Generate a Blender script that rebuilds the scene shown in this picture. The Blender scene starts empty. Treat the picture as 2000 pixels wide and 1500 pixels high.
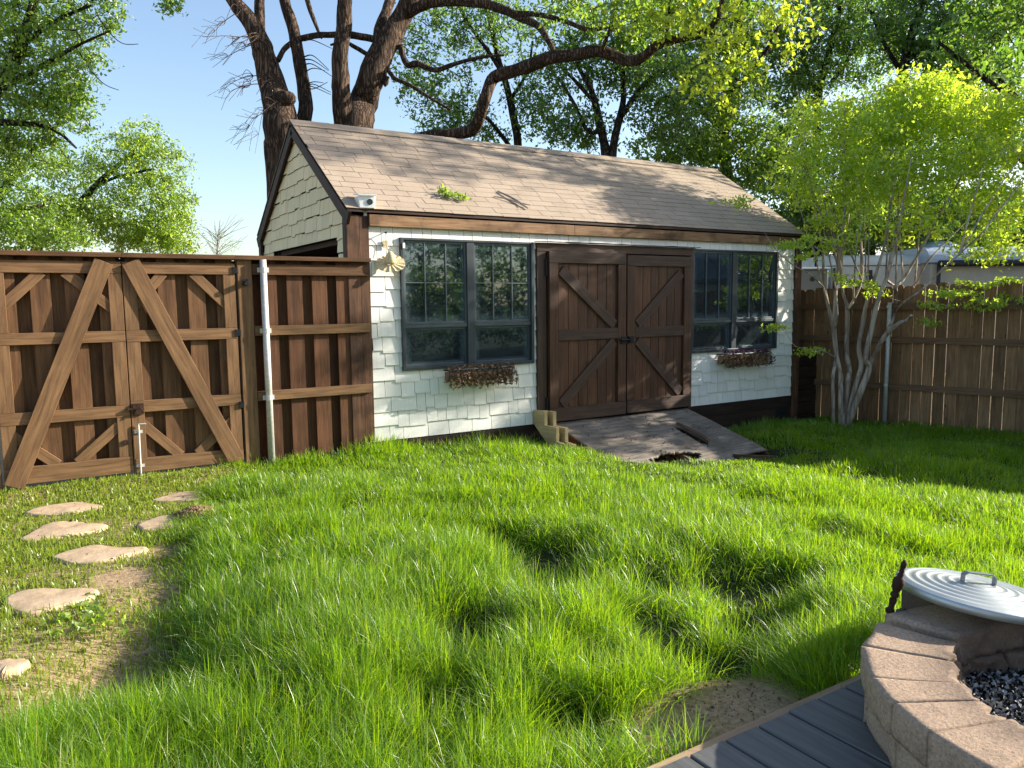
import bpy, math, random
import numpy as np
from mathutils import Vector

random.seed(11)
rng = np.random.default_rng(11)
R_ = math.radians
sc = bpy.context.scene
COL = sc.collection

# ------------------------------------------------------------------ camera
F, YAW, PITCH, ROLL = 1494.85, 1.0114, 0.1063, -0.0109
CAM = np.array([-2.9389, -7.3847, 1.4203])
_fw = np.array([math.cos(YAW)*math.cos(PITCH), math.sin(YAW)*math.cos(PITCH), -math.sin(PITCH)])
_r = np.array([math.sin(YAW), -math.cos(YAW), 0.0])
_u = np.cross(_r, _fw)
CR = _r*math.cos(ROLL)+_u*math.sin(ROLL)
CU = -_r*math.sin(ROLL)+_u*math.cos(ROLL)
cd = bpy.data.cameras.new('camera')
cam = bpy.data.objects.new('camera', cd)
COL.objects.link(cam)
cd.sensor_width = 36.0
cd.lens = F/2000*36.0
cd.clip_start, cd.clip_end = 0.05, 3000
from mathutils import Matrix
cam.matrix_world = Matrix(((CR[0], CU[0], -_fw[0], CAM[0]), (CR[1], CU[1], -_fw[1], CAM[1]),
                           (CR[2], CU[2], -_fw[2], CAM[2]), (0, 0, 0, 1)))
sc.camera = cam


def P(x, y, depth):
    """world point seen towards (x, y) of the surveyed view, at that distance"""
    return CAM + depth*(_fw + (x-1000)/F*CR - (y-750)/F*CU)


def PS(pts, d0, d1=None):
    d1 = d0 if d1 is None else d1
    n = max(len(pts)-1, 1)
    return np.array([P(p[0], p[1], d0+(d1-d0)*i/n) for i, p in enumerate(pts)])


# ------------------------------------------------------------------ noise
def vnoise(x, y, seed=0):
    x = np.asarray(x, float); y = np.asarray(y, float)
    xi = np.floor(x).astype(np.int64); yi = np.floor(y).astype(np.int64)
    xf = x-xi; yf = y-yi

    def h(a, b):
        n = (a*374761393+b*668265263+seed*1442695041) & 0xffffffff
        n = ((n ^ (n >> 13))*1274126177) & 0xffffffff
        return ((n ^ (n >> 16)) & 0xffff)/65535.0
    u = xf*xf*(3-2*xf); v = yf*yf*(3-2*yf)
    return (h(xi, yi)*(1-u)+h(xi+1, yi)*u)*(1-v)+(h(xi, yi+1)*(1-u)+h(xi+1, yi+1)*u)*v


def sstep(a, b, x):
    t = np.clip((np.asarray(x, float)-a)/(b-a), 0, 1)
    return t*t*(3-2*t)


# ------------------------------------------------------------------ materials
MATS = {}


def newmat(name):
    m = bpy.data.materials.new(name)
    m.use_nodes = True
    nt = m.node_tree
    nt.nodes.clear()
    out = nt.nodes.new('ShaderNodeOutputMaterial')
    MATS[name] = m
    return m, nt, out


def N(nt, t, **kw):
    n = nt.nodes.new(t)
    for k, v in kw.items():
        if k == 'in_':
            for kk, vv in v.items():
                n.inputs[kk].default_value = vv
        else:
            setattr(n, k, v)
    return n


def ramp(nt, fac, stops, interp='LINEAR'):
    r = N(nt, 'ShaderNodeValToRGB')
    r.color_ramp.interpolation = interp
    e = r.color_ramp.elements
    while len(e) < len(stops):
        e.new(0.5)
    for i, (p, c) in enumerate(stops):
        e[i].position = p
        e[i].color = (c[0], c[1], c[2], 1) if not np.isscalar(c) else (c, c, c, 1)
    nt.links.new(fac, r.inputs[0])
    return r.outputs[0]


def mix(nt, fac, a, b, bt='MIX'):
    m = N(nt, 'ShaderNodeMix', data_type='RGBA', blend_type=bt)
    for s, v in ((m.inputs[0], fac), (m.inputs[6], a), (m.inputs[7], b)):
        if isinstance(v, bpy.types.NodeSocket):
            nt.links.new(v, s)
        elif np.isscalar(v):
            s.default_value = v
        else:
            s.default_value = (v[0], v[1], v[2], 1)
    return m.outputs[2]


def math_(nt, op, a, b=0.0, c=0.0):
    m = N(nt, 'ShaderNodeMath', operation=op)
    for s, v in zip(m.inputs, (a, b, c)):
        if isinstance(v, bpy.types.NodeSocket):
            nt.links.new(v, s)
        else:
            s.default_value = v
    return m.outputs[0]


def coords(nt, scale, which='UV', perisland=0.0):
    tc = N(nt, 'ShaderNodeTexCoord')
    mp = N(nt, 'ShaderNodeMapping')
    mp.inputs['Scale'].default_value = scale
    nt.links.new(tc.outputs[which], mp.inputs[0])
    if perisland:
        g = N(nt, 'ShaderNodeNewGeometry')
        cx = N(nt, 'ShaderNodeCombineXYZ')
        nt.links.new(math_(nt, 'MULTIPLY', g.outputs['Random Per Island'], perisland), cx.inputs[0])
        nt.links.new(math_(nt, 'MULTIPLY', g.outputs['Random Per Island'], perisland*1.7), cx.inputs[1])
        nt.links.new(cx.outputs[0], mp.inputs['Location'])
    return mp.outputs[0]


def noise(nt, vec, scale=1, detail=5, rough=.55, dist=0):
    n = N(nt, 'ShaderNodeTexNoise')
    n.inputs['Scale'].default_value = scale
    n.inputs['Detail'].default_value = detail
    n.inputs['Roughness'].default_value = rough
    n.inputs['Distortion'].default_value = dist
    nt.links.new(vec, n.inputs['Vector'])
    return n.outputs['Fac']


def finish(nt, out, col, rough=.7, spec=.3, bump=None, bs=.3, bd=.01, metal=0, coat=0):
    b = N(nt, 'ShaderNodeBsdfPrincipled')
    for s, v in (('Base Color', col), ('Roughness', rough), ('Metallic', metal), ('Specular IOR Level', spec)):
        if isinstance(v, bpy.types.NodeSocket):
            nt.links.new(v, b.inputs[s])
        elif np.isscalar(v):
            b.inputs[s].default_value = v
        else:
            b.inputs[s].default_value = (v[0], v[1], v[2], 1)
    if bump is not None:
        bn = N(nt, 'ShaderNodeBump')
        bn.inputs['Strength'].default_value = bs
        bn.inputs['Distance'].default_value = bd
        nt.links.new(bump, bn.inputs['Height'])
        nt.links.new(bn.outputs[0], b.inputs['Normal'])
    nt.links.new(b.outputs[0], out.inputs[0])
    return b


def wood(name, dark, light, rough=.75, vary=.35, knots=True, spec=.25, stain=None, grain=22):
    m, nt, out = newmat(name)
    v = coords(nt, (1.6, grain, 1), 'UV', 37)
    n1 = noise(nt, v, 1.4, 6, .6, .8)
    v2 = coords(nt, (1.1, 2.2, 1), 'UV', 53)
    n2 = noise(nt, v2, 2.0, 4, .6)
    c = ramp(nt, n1, [(.28, dark), (.72, light)])
    g = N(nt, 'ShaderNodeNewGeometry')
    isl = ramp(nt, g.outputs['Random Per Island'], [(0, 1-vary), (1, 1+vary*.6)])
    c = mix(nt, 1, c, isl, 'MULTIPLY')
    c = mix(nt, 1, c, ramp(nt, n2, [(.3, .72), (.7, 1.15)]), 'MULTIPLY')
    if knots:
        vo = N(nt, 'ShaderNodeTexVoronoi')
        vo.inputs['Scale'].default_value = 2.6
        nt.links.new(coords(nt, (1, 1.9, 1), 'UV', 91), vo.inputs['Vector'])
        kk = ramp(nt, vo.outputs['Distance'], [(.05, 1), (.10, 0)])
        c = mix(nt, kk, c, [d*.45 for d in dark])
    if stain:
        n3 = noise(nt, coords(nt, (1, 1, 1), 'Object'), 2.3, 5, .65)
        c = mix(nt, ramp(nt, n3, [(.48, 0), (.66, 1)]), c, stain)
    finish(nt, out, c, rough, spec, n1, .5, .004)
    return m


wood('gate_wood', (.066, .031, .014), (.18, .09, .041), .72, .35)
wood('gate_frame_wood', (.115, .059, .027), (.285, .158, .076), .7, .25)
wood('picket_wood', (.052, .022, .010), (.135, .058, .027), .75, .45)
wood('fence_wood', (.14, .075, .035), (.32, .185, .092), .8, .3)
wood('rail_wood', (.10, .056, .03), (.22, .13, .072), .8, .3)
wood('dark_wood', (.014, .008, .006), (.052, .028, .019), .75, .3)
wood('shed_trim', (.055, .026, .014), (.19, .092, .05), .75, .3, stain=(.035, .018, .012))
wood('fascia_wood', (.17, .085, .04), (.42, .25, .135), .75, .2, stain=(.06, .03, .018))
wood('rake_wood', (.02, .009, .006), (.06, .027, .018), .6, .2, knots=False)
wood('door_wood', (.040, .016, .008), (.15, .062, .028), .6, .45, grain=30, spec=.35)
wood('door_frame_wood', (.040, .021, .014), (.11, .060, .040), .65, .25, grain=30, spec=.35)
wood('new_pine', (.42, .30, .13), (.62, .48, .25), .7, .15)
wood('ramp_wood', (.085, .070, .056), (.36, .30, .24), .85, .1, knots=False, stain=(.13, .108, .088), grain=16)
wood('broken_wood', (.05, .028, .018), (.15, .09, .06), .85, .2)
wood('edge_board', (.30, .19, .11), (.46, .32, .2), .8, .1)


def plain(name, col, rough=.6, metal=0, spec=.4, nscale=6, namp=.25, bs=.15, which='Object', isl=0, stretch=(1, 1, 1)):
    m, nt, out = newmat(name)
    n = noise(nt, coords(nt, stretch, which), nscale, 6, .6)
    c = mix(nt, 1, col, ramp(nt, n, [(.3, 1-namp), (.7, 1+namp*.5)]), 'MULTIPLY')
    if isl:
        g = N(nt, 'ShaderNodeNewGeometry')
        c = mix(nt, 1, c, ramp(nt, g.outputs['Random Per Island'], [(0, 1-isl), (1, 1+isl)]), 'MULTIPLY')
    finish(nt, out, c, rough, spec, n, bs, .01, metal)
    return m


plain('galvanised', (.58, .57, .54), .62, .45, .5, 30, .2, .05)
plain('lid_metal', (.43, .46, .46), .5, .7, .5, 9, .16, .05)
plain('lid_handle_metal', (.33, .35, .37), .4, .8, .5, 9, .2, .05)
plain('rusty_iron', (.045, .02, .013), .75, .3, .3, 40, .5, .5)
plain('dark_metal', (.02, .022, .026), .45, .6, .4, 20, .3, .1)
plain('window_metal', (.040, .050, .060), .42, .25, .5, 5, .35, .05)
plain('sash_metal', (.065, .082, .092), .45, .25, .5, 5, .3, .05)
plain('muntin_metal', (.11, .135, .145), .5, .1, .4, 5, .2, .05)
plain('white_plastic', (.78, .78, .76), .45, 0, .5, 12, .08, .02)
plain('black_glass', (.004, .004, .005), .08, 0, .6, 3, .1, 0)
plain('ornament_straw', (.62, .50, .30), .8, 0, .2, 60, .35, .5)
plain('trailer_white', (.62, .64, .64), .45, 0, .5, 3, .12, .03)
plain('trailer_beige', (.46, .45, .41), .55, 0, .4, 3, .15, .03)
plain('trailer_roof', (.42, .50, .62), .4, .1, .5, 4, .15, .03)
plain('vehicle_grey', (.22, .24, .25), .55, 0, .4, 3, .15, .03)
plain('trailer_dark', (.03, .035, .055), .5, 0, .4, 5, .2, .03)
plain('house_wall', (.50, .47, .42), .8, 0, .2, 3, .1, .05)
plain('house_roof', (.17, .165, .165), .9, 0, .2, 20, .25, .2)
plain('interior', (.02, .02, .023), .9, 0, .1, 3, .3, 0)
plain('vent_metal', (.03, .028, .028), .6, .3, .3, 20, .3, .1)
plain('dry_leaves', (.21, .13, .08), .85, 0, .15, 30, .4, .2, isl=.55)
plain('purple_dry', (.15, .065, .11), .85, 0, .15, 30, .4, .2, isl=.5)
plain('soil_loose', (.27, .17, .095), .95, 0, .1, 35, .45, .9)
plain('dead_twig', (.28, .24, .21), .85, 0, .2, 20, .3, .2)


def siding(name, col):
    m, nt, out = newmat(name)
    v = coords(nt, (70, 1.2, 1), 'UV', 17)
    n1 = noise(nt, v, 1, 4, .6)
    n2 = noise(nt, coords(nt, (1, 1, 1), 'Object'), 1.6, 6, .65)
    g = N(nt, 'ShaderNodeNewGeometry')
    c = mix(nt, 1, col, ramp(nt, g.outputs['Random Per Island'], [(0, .9), (1, 1.04)]), 'MULTIPLY')
    c = mix(nt, 1, c, ramp(nt, n1, [(.3, .93), (.7, 1.03)]), 'MULTIPLY')
    c = mix(nt, ramp(nt, n2, [(.5, 0), (.85, .35)]), c, [x*.72 for x in col])
    finish(nt, out, c, .62, .3, n1, .25, .003)


siding('siding_paint', (.80, .775, .71))
siding('siding_gable_light', (.74, .62, .37))  # same cream paint; the gable's warmer light is put into the colour


def shingle():
    m, nt, out = newmat('roof_shingle')
    v = coords(nt, (1, 1, 1), 'Object')
    n1 = noise(nt, v, 160, 3, .7)
    n2 = noise(nt, v, 3.0, 6, .65)
    g = N(nt, 'ShaderNodeNewGeometry')
    c = ramp(nt, g.outputs['Random Per Island'], [(0, (.355, .278, .21)), (.35, (.375, .292, .22)), (.7, (.39, .305, .228)), (1, (.365, .284, .214))])
    c = mix(nt, 1, c, ramp(nt, n1, [(.3, .72), (.7, 1.2)]), 'MULTIPLY')
    c = mix(nt, 1, c, ramp(nt, n2, [(.3, .88), (.7, 1.07)]), 'MULTIPLY')
    finish(nt, out, c, .9, .2, n1, .5, .003)


shingle()


def block():
    m, nt, out = newmat('pit_block')
    v = coords(nt, (1, 1, 1), 'Object')
    n1 = noise(nt, v, 90, 6, .7)
    n2 = noise(nt, v, 5, 6, .7)
    g = N(nt, 'ShaderNodeNewGeometry')
    c = ramp(nt, g.outputs['Random Per Island'], [(0, (.35, .245, .17)), (.5, (.42, .30, .21)), (1, (.38, .26, .185))])
    c = mix(nt, 1, c, ramp(nt, n1, [(.3, .58), (.7, 1.25)]), 'MULTIPLY')
    c = mix(nt, ramp(nt, n2, [(.54, 0), (.72, .55)]), c, (.10, .08, .065))
    # soot on the faces turned to the fire
    sx = N(nt, 'ShaderNodeSeparateXYZ')
    nt.links.new(v, sx.inputs[0])
    r2 = math_(nt, 'SQRT', math_(nt, 'ADD', math_(nt, 'POWER', sx.outputs[0], 2.0), math_(nt, 'POWER', sx.outputs[1], 2.0)))
    rr = math_(nt, 'ADD', r2, math_(nt, 'MULTIPLY_ADD', n2, .30, -.06))
    c = mix(nt, ramp(nt, rr, [(.58, .8), (.76, 0)]), c, (.06, .045, .04))
    finish(nt, out, c, .92, .2, n1, .8, .006)


block()


def deckmat():
    m, nt, out = newmat('deck_paint')
    v = coords(nt, (2, 26, 1), 'UV', 31)
    n1 = noise(nt, v, 1.2, 6, .6)
    n2 = noise(nt, coords(nt, (1, 2.4, 1), 'UV', 43), 6, 5, .65)
    c = ramp(nt, n1, [(.3, (.075, .074, .073)), (.7, (.145, .143, .14))])
    c = mix(nt, ramp(nt, n2, [(.66, 0), (.69, 1)]), c, (.33, .25, .18))
    g = N(nt, 'ShaderNodeNewGeometry')
    c = mix(nt, 1, c, ramp(nt, g.outputs['Random Per Island'], [(0, .75), (1, 1.2)]), 'MULTIPLY')
    finish(nt, out, c, .55, .4, n1, .4, .004)


deckmat()


def stonemat():
    m, nt, out = newmat('flagstone')
    v = coords(nt, (1, 1, 1), 'Object')
    n1 = noise(nt, v, 22, 7, .65)
    n2 = noise(nt, v, 3, 5, .6)
    c = ramp(nt, n2, [(.3, (.42, .295, .185)), (.7, (.56, .42, .28))])
    c = mix(nt, 1, c, ramp(nt, n1, [(.3, .78), (.7, 1.1)]), 'MULTIPLY')
    finish(nt, out, c, .85, .25, n1, .5, .008)


stonemat()


def soilmat():
    m, nt, out = newmat('soil')
    v = coords(nt, (1, 1, 1), 'Object')
    n1 = noise(nt, v, 38, 8, .7)
    n2 = noise(nt, v, 1.3, 5, .6)
    n3 = noise(nt, v, 9, 6, .7)
    c = ramp(nt, n1, [(.28, (.16, .10, .055)), (.5, (.36, .25, .145)), (.75, (.50, .37, .23))])
    c = mix(nt, ramp(nt, n2, [(.45, 0), (.65, .3)]), c, (.13, .14, .035))
    c = mix(nt, ramp(nt, n3, [(.6, 0), (.75, .6)]), c, (.09, .055, .03))
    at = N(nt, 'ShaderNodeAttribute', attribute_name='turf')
    th = ramp(nt, n1, [(.3, (.010, .018, .005)), (.7, (.024, .040, .010))])  # thatch, coloured near black so gaps between the blades read as shaded
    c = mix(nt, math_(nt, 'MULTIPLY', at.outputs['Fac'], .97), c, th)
    finish(nt, out, c, .95, .15, n1, .9, .012)


soilmat()


def barkmat(name, dark, light, sc_=9, st=.22, bs=1.0):
    m, nt, out = newmat(name)
    v = coords(nt, (1, 1, st), 'Object')
    vo = N(nt, 'ShaderNodeTexVoronoi', feature='DISTANCE_TO_EDGE')
    vo.inputs['Scale'].default_value = sc_*1.6
    nn = noise(nt, v, sc_, 7, .7, .6)
    mv = mix(nt, .12, v, nn, 'ADD')
    nt.links.new(mv, vo.inputs['Vector'])
    h = math_(nt, 'ADD', math_(nt, 'MULTIPLY', ramp(nt, vo.outputs['Distance'], [(0, 0), (.22, 1)]), .6), math_(nt, 'MULTIPLY', nn, .6))
    c = ramp(nt, h, [(.25, dark), (.85, light)])
    finish(nt, out, c, .92, .15, h, bs, .06)


barkmat('oak_bark', (.024, .017, .013), (.14, .092, .064), 11, .11)
barkmat('dark_bark', (.012, .010, .008), (.065, .05, .04))
barkmat('myrtle_bark', (.20, .15, .115), (.42, .345, .275), 5, .15, .25)


def leafmat(name, c0, c1, t0, t1, tr=.5, gloss=.06, grough=.4, part=0):
    m, nt, out = newmat(name)
    g = N(nt, 'ShaderNodeNewGeometry')
    rnd = g.outputs['Random Per Island']
    d = N(nt, 'ShaderNodeBsdfDiffuse')
    st = [(0, c0), (1, c1)] if not part else [(0, c0), (.95, c1), (.965, (.34, .28, .12)), (1, (.42, .34, .17))]
    nt.links.new(ramp(nt, rnd, st), d.inputs[0])
    t = N(nt, 'ShaderNodeBsdfTranslucent')
    nt.links.new(ramp(nt, rnd, [(0, t0), (1, t1)]), t.inputs[0])
    mx = N(nt, 'ShaderNodeMixShader')
    mx.inputs[0].default_value = tr
    nt.links.new(d.outputs[0], mx.inputs[1]); nt.links.new(t.outputs[0], mx.inputs[2])
    gl = N(nt, 'ShaderNodeBsdfGlossy')
    gl.inputs['Roughness'].default_value = grough
    gl.inputs['Color'].default_value = (1, 1, 1, 1)
    m2 = N(nt, 'ShaderNodeMixShader')
    m2.inputs[0].default_value = gloss
    if part:
        f_ = math_(nt, 'FRACT', math_(nt, 'MULTIPLY', rnd, 17.31))
        nt.links.new(ramp(nt, f_, [(part-.05, .012), (part+.05, gloss)]), m2.inputs[0])
    nt.links.new(mx.outputs[0], m2.inputs[1]); nt.links.new(gl.outputs[0], m2.inputs[2])
    nt.links.new(m2.outputs[0], out.inputs[0])


leafmat('leaf_dark', (.045, .10, .022), (.09, .165, .032), (.13, .30, .025), (.32, .50, .04), .5, .06)
leafmat('leaf_mid', (.08, .155, .025), (.14, .23, .035), (.24, .44, .03), (.46, .62, .05), .53, .05)
leafmat('leaf_bright', (.12, .21, .03), (.20, .29, .045), (.34, .54, .035), (.58, .72, .07), .55, .05)
leafmat('leaf_sunlit', (.20, .28, .02), (.30, .37, .03), (.52, .70, .02), (.80, .88, .05), .6, .04)  # oak leaves at the limb end: their sunlit tone is put into the colour
leafmat('leaf_lime', (.18, .28, .025), (.30, .40, .04), (.52, .76, .03), (.82, .92, .07), .62, .05)
leafmat('grass_blade', (.065, .155, .009), (.165, .275, .015), (.20, .45, .008), (.52, .70, .014), .5, .055, .42, .5)
leafmat('path_grass', (.13, .20, .02), (.22, .26, .035), (.32, .48, .02), (.48, .56, .05), .45, .03, .4)


def glassmat():
    m, nt, out = newmat('window_glass')
    tr = N(nt, 'ShaderNodeBsdfTransparent')
    tr.inputs[0].default_value = (.16, .20, .22, 1)
    gl = N(nt, 'ShaderNodeBsdfGlossy')
    gl.inputs['Roughness'].default_value = .018
    gl.inputs['Color'].default_value = (.72, .88, 1, 1)
    lw = N(nt, 'ShaderNodeFresnel')
    lw.inputs[0].default_value = 1.55
    m1 = N(nt, 'ShaderNodeMixShader')
    nt.links.new(math_(nt, 'MULTIPLY_ADD', lw.outputs[0], 1.0, .085), m1.inputs[0])
    nt.links.new(tr.outputs[0], m1.inputs[1]); nt.links.new(gl.outputs[0], m1.inputs[2])
    df = N(nt, 'ShaderNodeBsdfDiffuse')
    df.inputs[0].default_value = (.34, .48, .56, 1)
    v = coords(nt, (1, 1, 1), 'UV')
    sx = N(nt, 'ShaderNodeSeparateXYZ'); nt.links.new(v, sx.inputs[0])
    # film of dirt: thicker towards the pane's edges
    ex = math_(nt, 'ABSOLUTE', math_(nt, 'SUBTRACT', sx.outputs[0], .5))
    ey = math_(nt, 'ABSOLUTE', math_(nt, 'SUBTRACT', sx.outputs[1], .5))
    e = math_(nt, 'MAXIMUM', ex, ey)
    n1 = noise(nt, coords(nt, (1, 6, 1), 'UV'), 3.0, 5, .6)
    f = math_(nt, 'ADD', ramp(nt, e, [(.40, .0), (.5, .13)]), ramp(nt, n1, [(.35, .02), (.8, .08)]))
    m2 = N(nt, 'ShaderNodeMixShader')
    nt.links.new(f, m2.inputs[0])
    nt.links.new(m1.outputs[0], m2.inputs[1]); nt.links.new(df.outputs[0], m2.inputs[2])
    nt.links.new(m2.outputs[0], out.inputs[0])


glassmat()


def ashmat():
    m, nt, out = newmat('ash_chips')
    g = N(nt, 'ShaderNodeNewGeometry')
    c = ramp(nt, g.outputs['Random Per Island'], [(0, (.012, .012, .012)), (.42, (.03, .03, .032)), (.5, (.35, .35, .35)), (1, (.62, .61, .59))], 'CONSTANT')
    finish(nt, out, c, .9, .2)


ashmat()

# ------------------------------------------------------------------ mesh builder
ORG = {}


class MB:
    def __init__(s):
        s.v = []; s.f = []; s.uv = []

    def face(s, idx, uv):
        s.f.append(idx); s.uv.append(uv)

    def obox(s, c, a, b, d):
        """box: centre and three half-extent vectors; grain runs along a, width along b"""
        c, a, b, d = (np.asarray(q, float) for q in (c, a, b, d))
        k = len(s.v)
        for sx, sy, sz in ((-1, -1, -1), (1, -1, -1), (1, 1, -1), (-1, 1, -1), (-1, -1, 1), (1, -1, 1), (1, 1, 1), (-1, 1, 1)):
            s.v.append(c+sx*a+sy*b+sz*d)
        la, lb, ld = (np.linalg.norm(q) for q in (a, b, d))
        A, B, D = 2*la, 2*lb, 2*ld
        # orient outward
        flip = np.dot(np.cross(a, b), d) < 0
        fs = [((0, 3, 2, 1), ((0, 0), (0, B), (A, B), (A, 0))), ((4, 5, 6, 7), ((0, 0), (A, 0), (A, B), (0, B))),
              ((0, 1, 5, 4), ((0, 0), (A, 0), (A, D), (0, D))), ((3, 7, 6, 2), ((0, 0), (0, D), (A, D), (A, 0))),
              ((0, 4, 7, 3), ((0, 0), (0, D*.3), (B*.3, D*.3), (B*.3, 0))), ((1, 2, 6, 5), ((0, 0), (B*.3, 0), (B*.3, D*.3), (0, D*.3)))]
        for fi, uv in fs:
            fi = tuple(k+q for q in fi)
            if flip:
                fi = fi[::-1]; uv = uv[::-1]
            s.face(fi, uv)
        return s

    def box(s, x0, x1, y0, y1, z0, z1, grain=None):
        e = [(x1-x0)/2, (y1-y0)/2, (z1-z0)/2]
        ax = [np.array([e[0], 0, 0]), np.array([0, e[1], 0]), np.array([0, 0, e[2]])]
        c = ((x0+x1)/2, (y0+y1)/2, (z0+z1)/2)
        o = sorted(range(3), key=lambda i: -e[i])
        if grain is not None:
            o = [grain]+[i for i in o if i != grain]
        return s.obox(c, ax[o[0]], ax[o[1]], ax[o[2]])

    def board(s, p0, p1, w, t, nrm):
        p0 = np.asarray(p0, float); p1 = np.asarray(p1, float); nrm = np.asarray(nrm, float)
        a = (p1-p0); L = np.linalg.norm(a); a = a/L
        n = nrm-a*np.dot(nrm, a); n /= np.linalg.norm(n)
        b = np.cross(n, a)
        return s.obox((p0+p1)/2, a*L/2, b*w/2, n*t/2)

    def tube(s, pts, rad, sides=8, cap=True, wob=0.0, seed=0):
        pts = np.asarray(pts, float); n = len(pts)
        rad = np.full(n, rad) if np.isscalar(rad) else np.asarray(rad, float)
        t = np.gradient(pts, axis=0); t /= (np.linalg.norm(t, axis=1, keepdims=True)+1e-12)
        ref = np.array([0, 0, 1.]) if abs(t[0][2]) < .9 else np.array([1., 0, 0])
        a = np.cross(t[0], ref); a /= np.linalg.norm(a)
        k = len(s.v); L = 0
        ang = np.linspace(0, 2*np.pi, sides, endpoint=False)
        for i in range(n):
            a = a-t[i]*np.dot(a, t[i]); a /= (np.linalg.norm(a)+1e-12)
            b = np.cross(t[i], a)
            for j, q in enumerate(ang):
                rr = rad[i]
                if wob:
                    rr *= 1+wob*(vnoise(j*1.7+seed*9.1, i*.55+seed*3.3, 5)-.5)*2
                s.v.append(pts[i]+rr*(math.cos(q)*a+math.sin(q)*b))
        ll = np.concatenate([[0], np.cumsum(np.linalg.norm(np.diff(pts, axis=0), axis=1))])
        for i in range(n-1):
            for j in range(sides):
                j2 = (j+1) % sides
                s.face((k+i*sides+j, k+i*sides+j2, k+(i+1)*sides+j2, k+(i+1)*sides+j),
                       ((ll[i], j/sides*.3), (ll[i], (j+1)/sides*.3), (ll[i+1], (j+1)/sides*.3), (ll[i+1], j/sides*.3)))
        if cap:
            s.face(tuple(k+j for j in range(sides))[::-1], tuple((0, 0) for _ in range(sides)))
            s.face(tuple(k+(n-1)*sides+j for j in range(sides)), tuple((0, 0) for _ in range(sides)))
        return s

    def lathe(s, prof, org, axis=(0, 0, 1), sides=24):
        axis = np.asarray(axis, float); axis /= np.linalg.norm(axis)
        ref = np.array([1., 0, 0]) if abs(axis[0]) < .9 else np.array([0, 1., 0])
        a = np.cross(axis, ref); a /= np.linalg.norm(a); b = np.cross(axis, a)
        k = len(s.v); org = np.asarray(org, float)
        for r, z in prof:
            for j in range(sides):
                q = 2*math.pi*j/sides
                s.v.append(org+axis*z+r*(math.cos(q)*a+math.sin(q)*b))
        for i in range(len(prof)-1):
            for j in range(sides):
                j2 = (j+1) % sides
                s.face((k+i*sides+j, k+i*sides+j2, k+(i+1)*sides+j2, k+(i+1)*sides+j), ((0, 0), (.1, 0), (.1, .1), (0, .1)))
        s.face(tuple(k+j for j in range(sides))[::-1], tuple((0, 0) for _ in range(sides)))
        s.face(tuple(k+(len(prof)-1)*sides+j for j in range(sides)), tuple((0, 0) for _ in range(sides)))
        return s

    def prism(s, poly, t):
        """poly: list of 3-D points (planar), t: thickness vector"""
        poly = [np.asarray(p, float) for p in poly]; t = np.asarray(t, float); n = len(poly)
        k = len(s.v)
        nr = np.zeros(3)
        for i in range(n):
            nr += np.cross(poly[i], poly[(i+1) % n])
        s.v += poly+[p+t for p in poly]
        a = poly[1]-poly[0]; a /= np.linalg.norm(a)
        b = np.cross(nr/np.linalg.norm(nr), a)
        uv = [(np.dot(p-poly[0], a), np.dot(p-poly[0], b)) for p in poly]
        top = tuple(k+n+i for i in range(n)); bot = tuple(k+i for i in range(n))
        if np.dot(nr, t) > 0:
            s.face(top, tuple(uv)); s.face(bot[::-1], tuple(uv[::-1])); fl = False
        else:
            s.face(top[::-1], tuple(uv[::-1])); s.face(bot, tuple(uv)); fl = True
        for i in range(n):
            j = (i+1) % n
            q = (k+i, k+j, k+n+j, k+n+i)
            L = np.linalg.norm(poly[j]-poly[i])
            u4 = ((0, 0), (L, 0), (L, .02), (0, .02))
            s.face(q[::-1] if fl else q, u4[::-1] if fl else u4)
        return s

    def quad(s, a, b, c, d, uv=None):
        k = len(s.v)
        s.v += [np.asarray(q, float) for q in (a, b, c, d)]
        s.face((k, k+1, k+2, k+3), uv or ((0, 0), (1, 0), (1, 1), (0, 1)))
        return s

    def build(s, name, mat, parent=None, smooth=False, bevel=0, org=None):
        v = np.array(s.v)
        if parent is not None:
            o0 = ORG[parent.name]
        elif org is not None:
            o0 = np.asarray(org, float)
        else:
            mn, mx = v.min(0), v.max(0)
            o0 = np.array([(mn[0]+mx[0])/2, (mn[1]+mx[1])/2, mn[2]])
        me = bpy.data.meshes.new(name)
        me.from_pydata((v-o0).tolist(), [], [list(f) for f in s.f])
        ul = me.uv_layers.new(name='UVMap')
        flat = np.array([c for f in s.uv for p in f for c in p], dtype=np.float32)
        ul.data.foreach_set('uv', flat)
        if smooth:
            me.polygons.foreach_set('use_smooth', [True]*len(me.polygons))
        me.materials.append(MATS[mat])
        o = bpy.data.objects.new(name, me)
        COL.objects.link(o)
        if parent is not None:
            o.parent = parent
        else:
            o.location = o0
        ORG[o.name] = o0
        if bevel:
            b = o.modifiers.new('bevel', 'BEVEL')
            b.width = bevel; b.segments = 2; b.limit_method = 'ANGLE'; b.angle_limit = R_(40)
        return o


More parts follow.
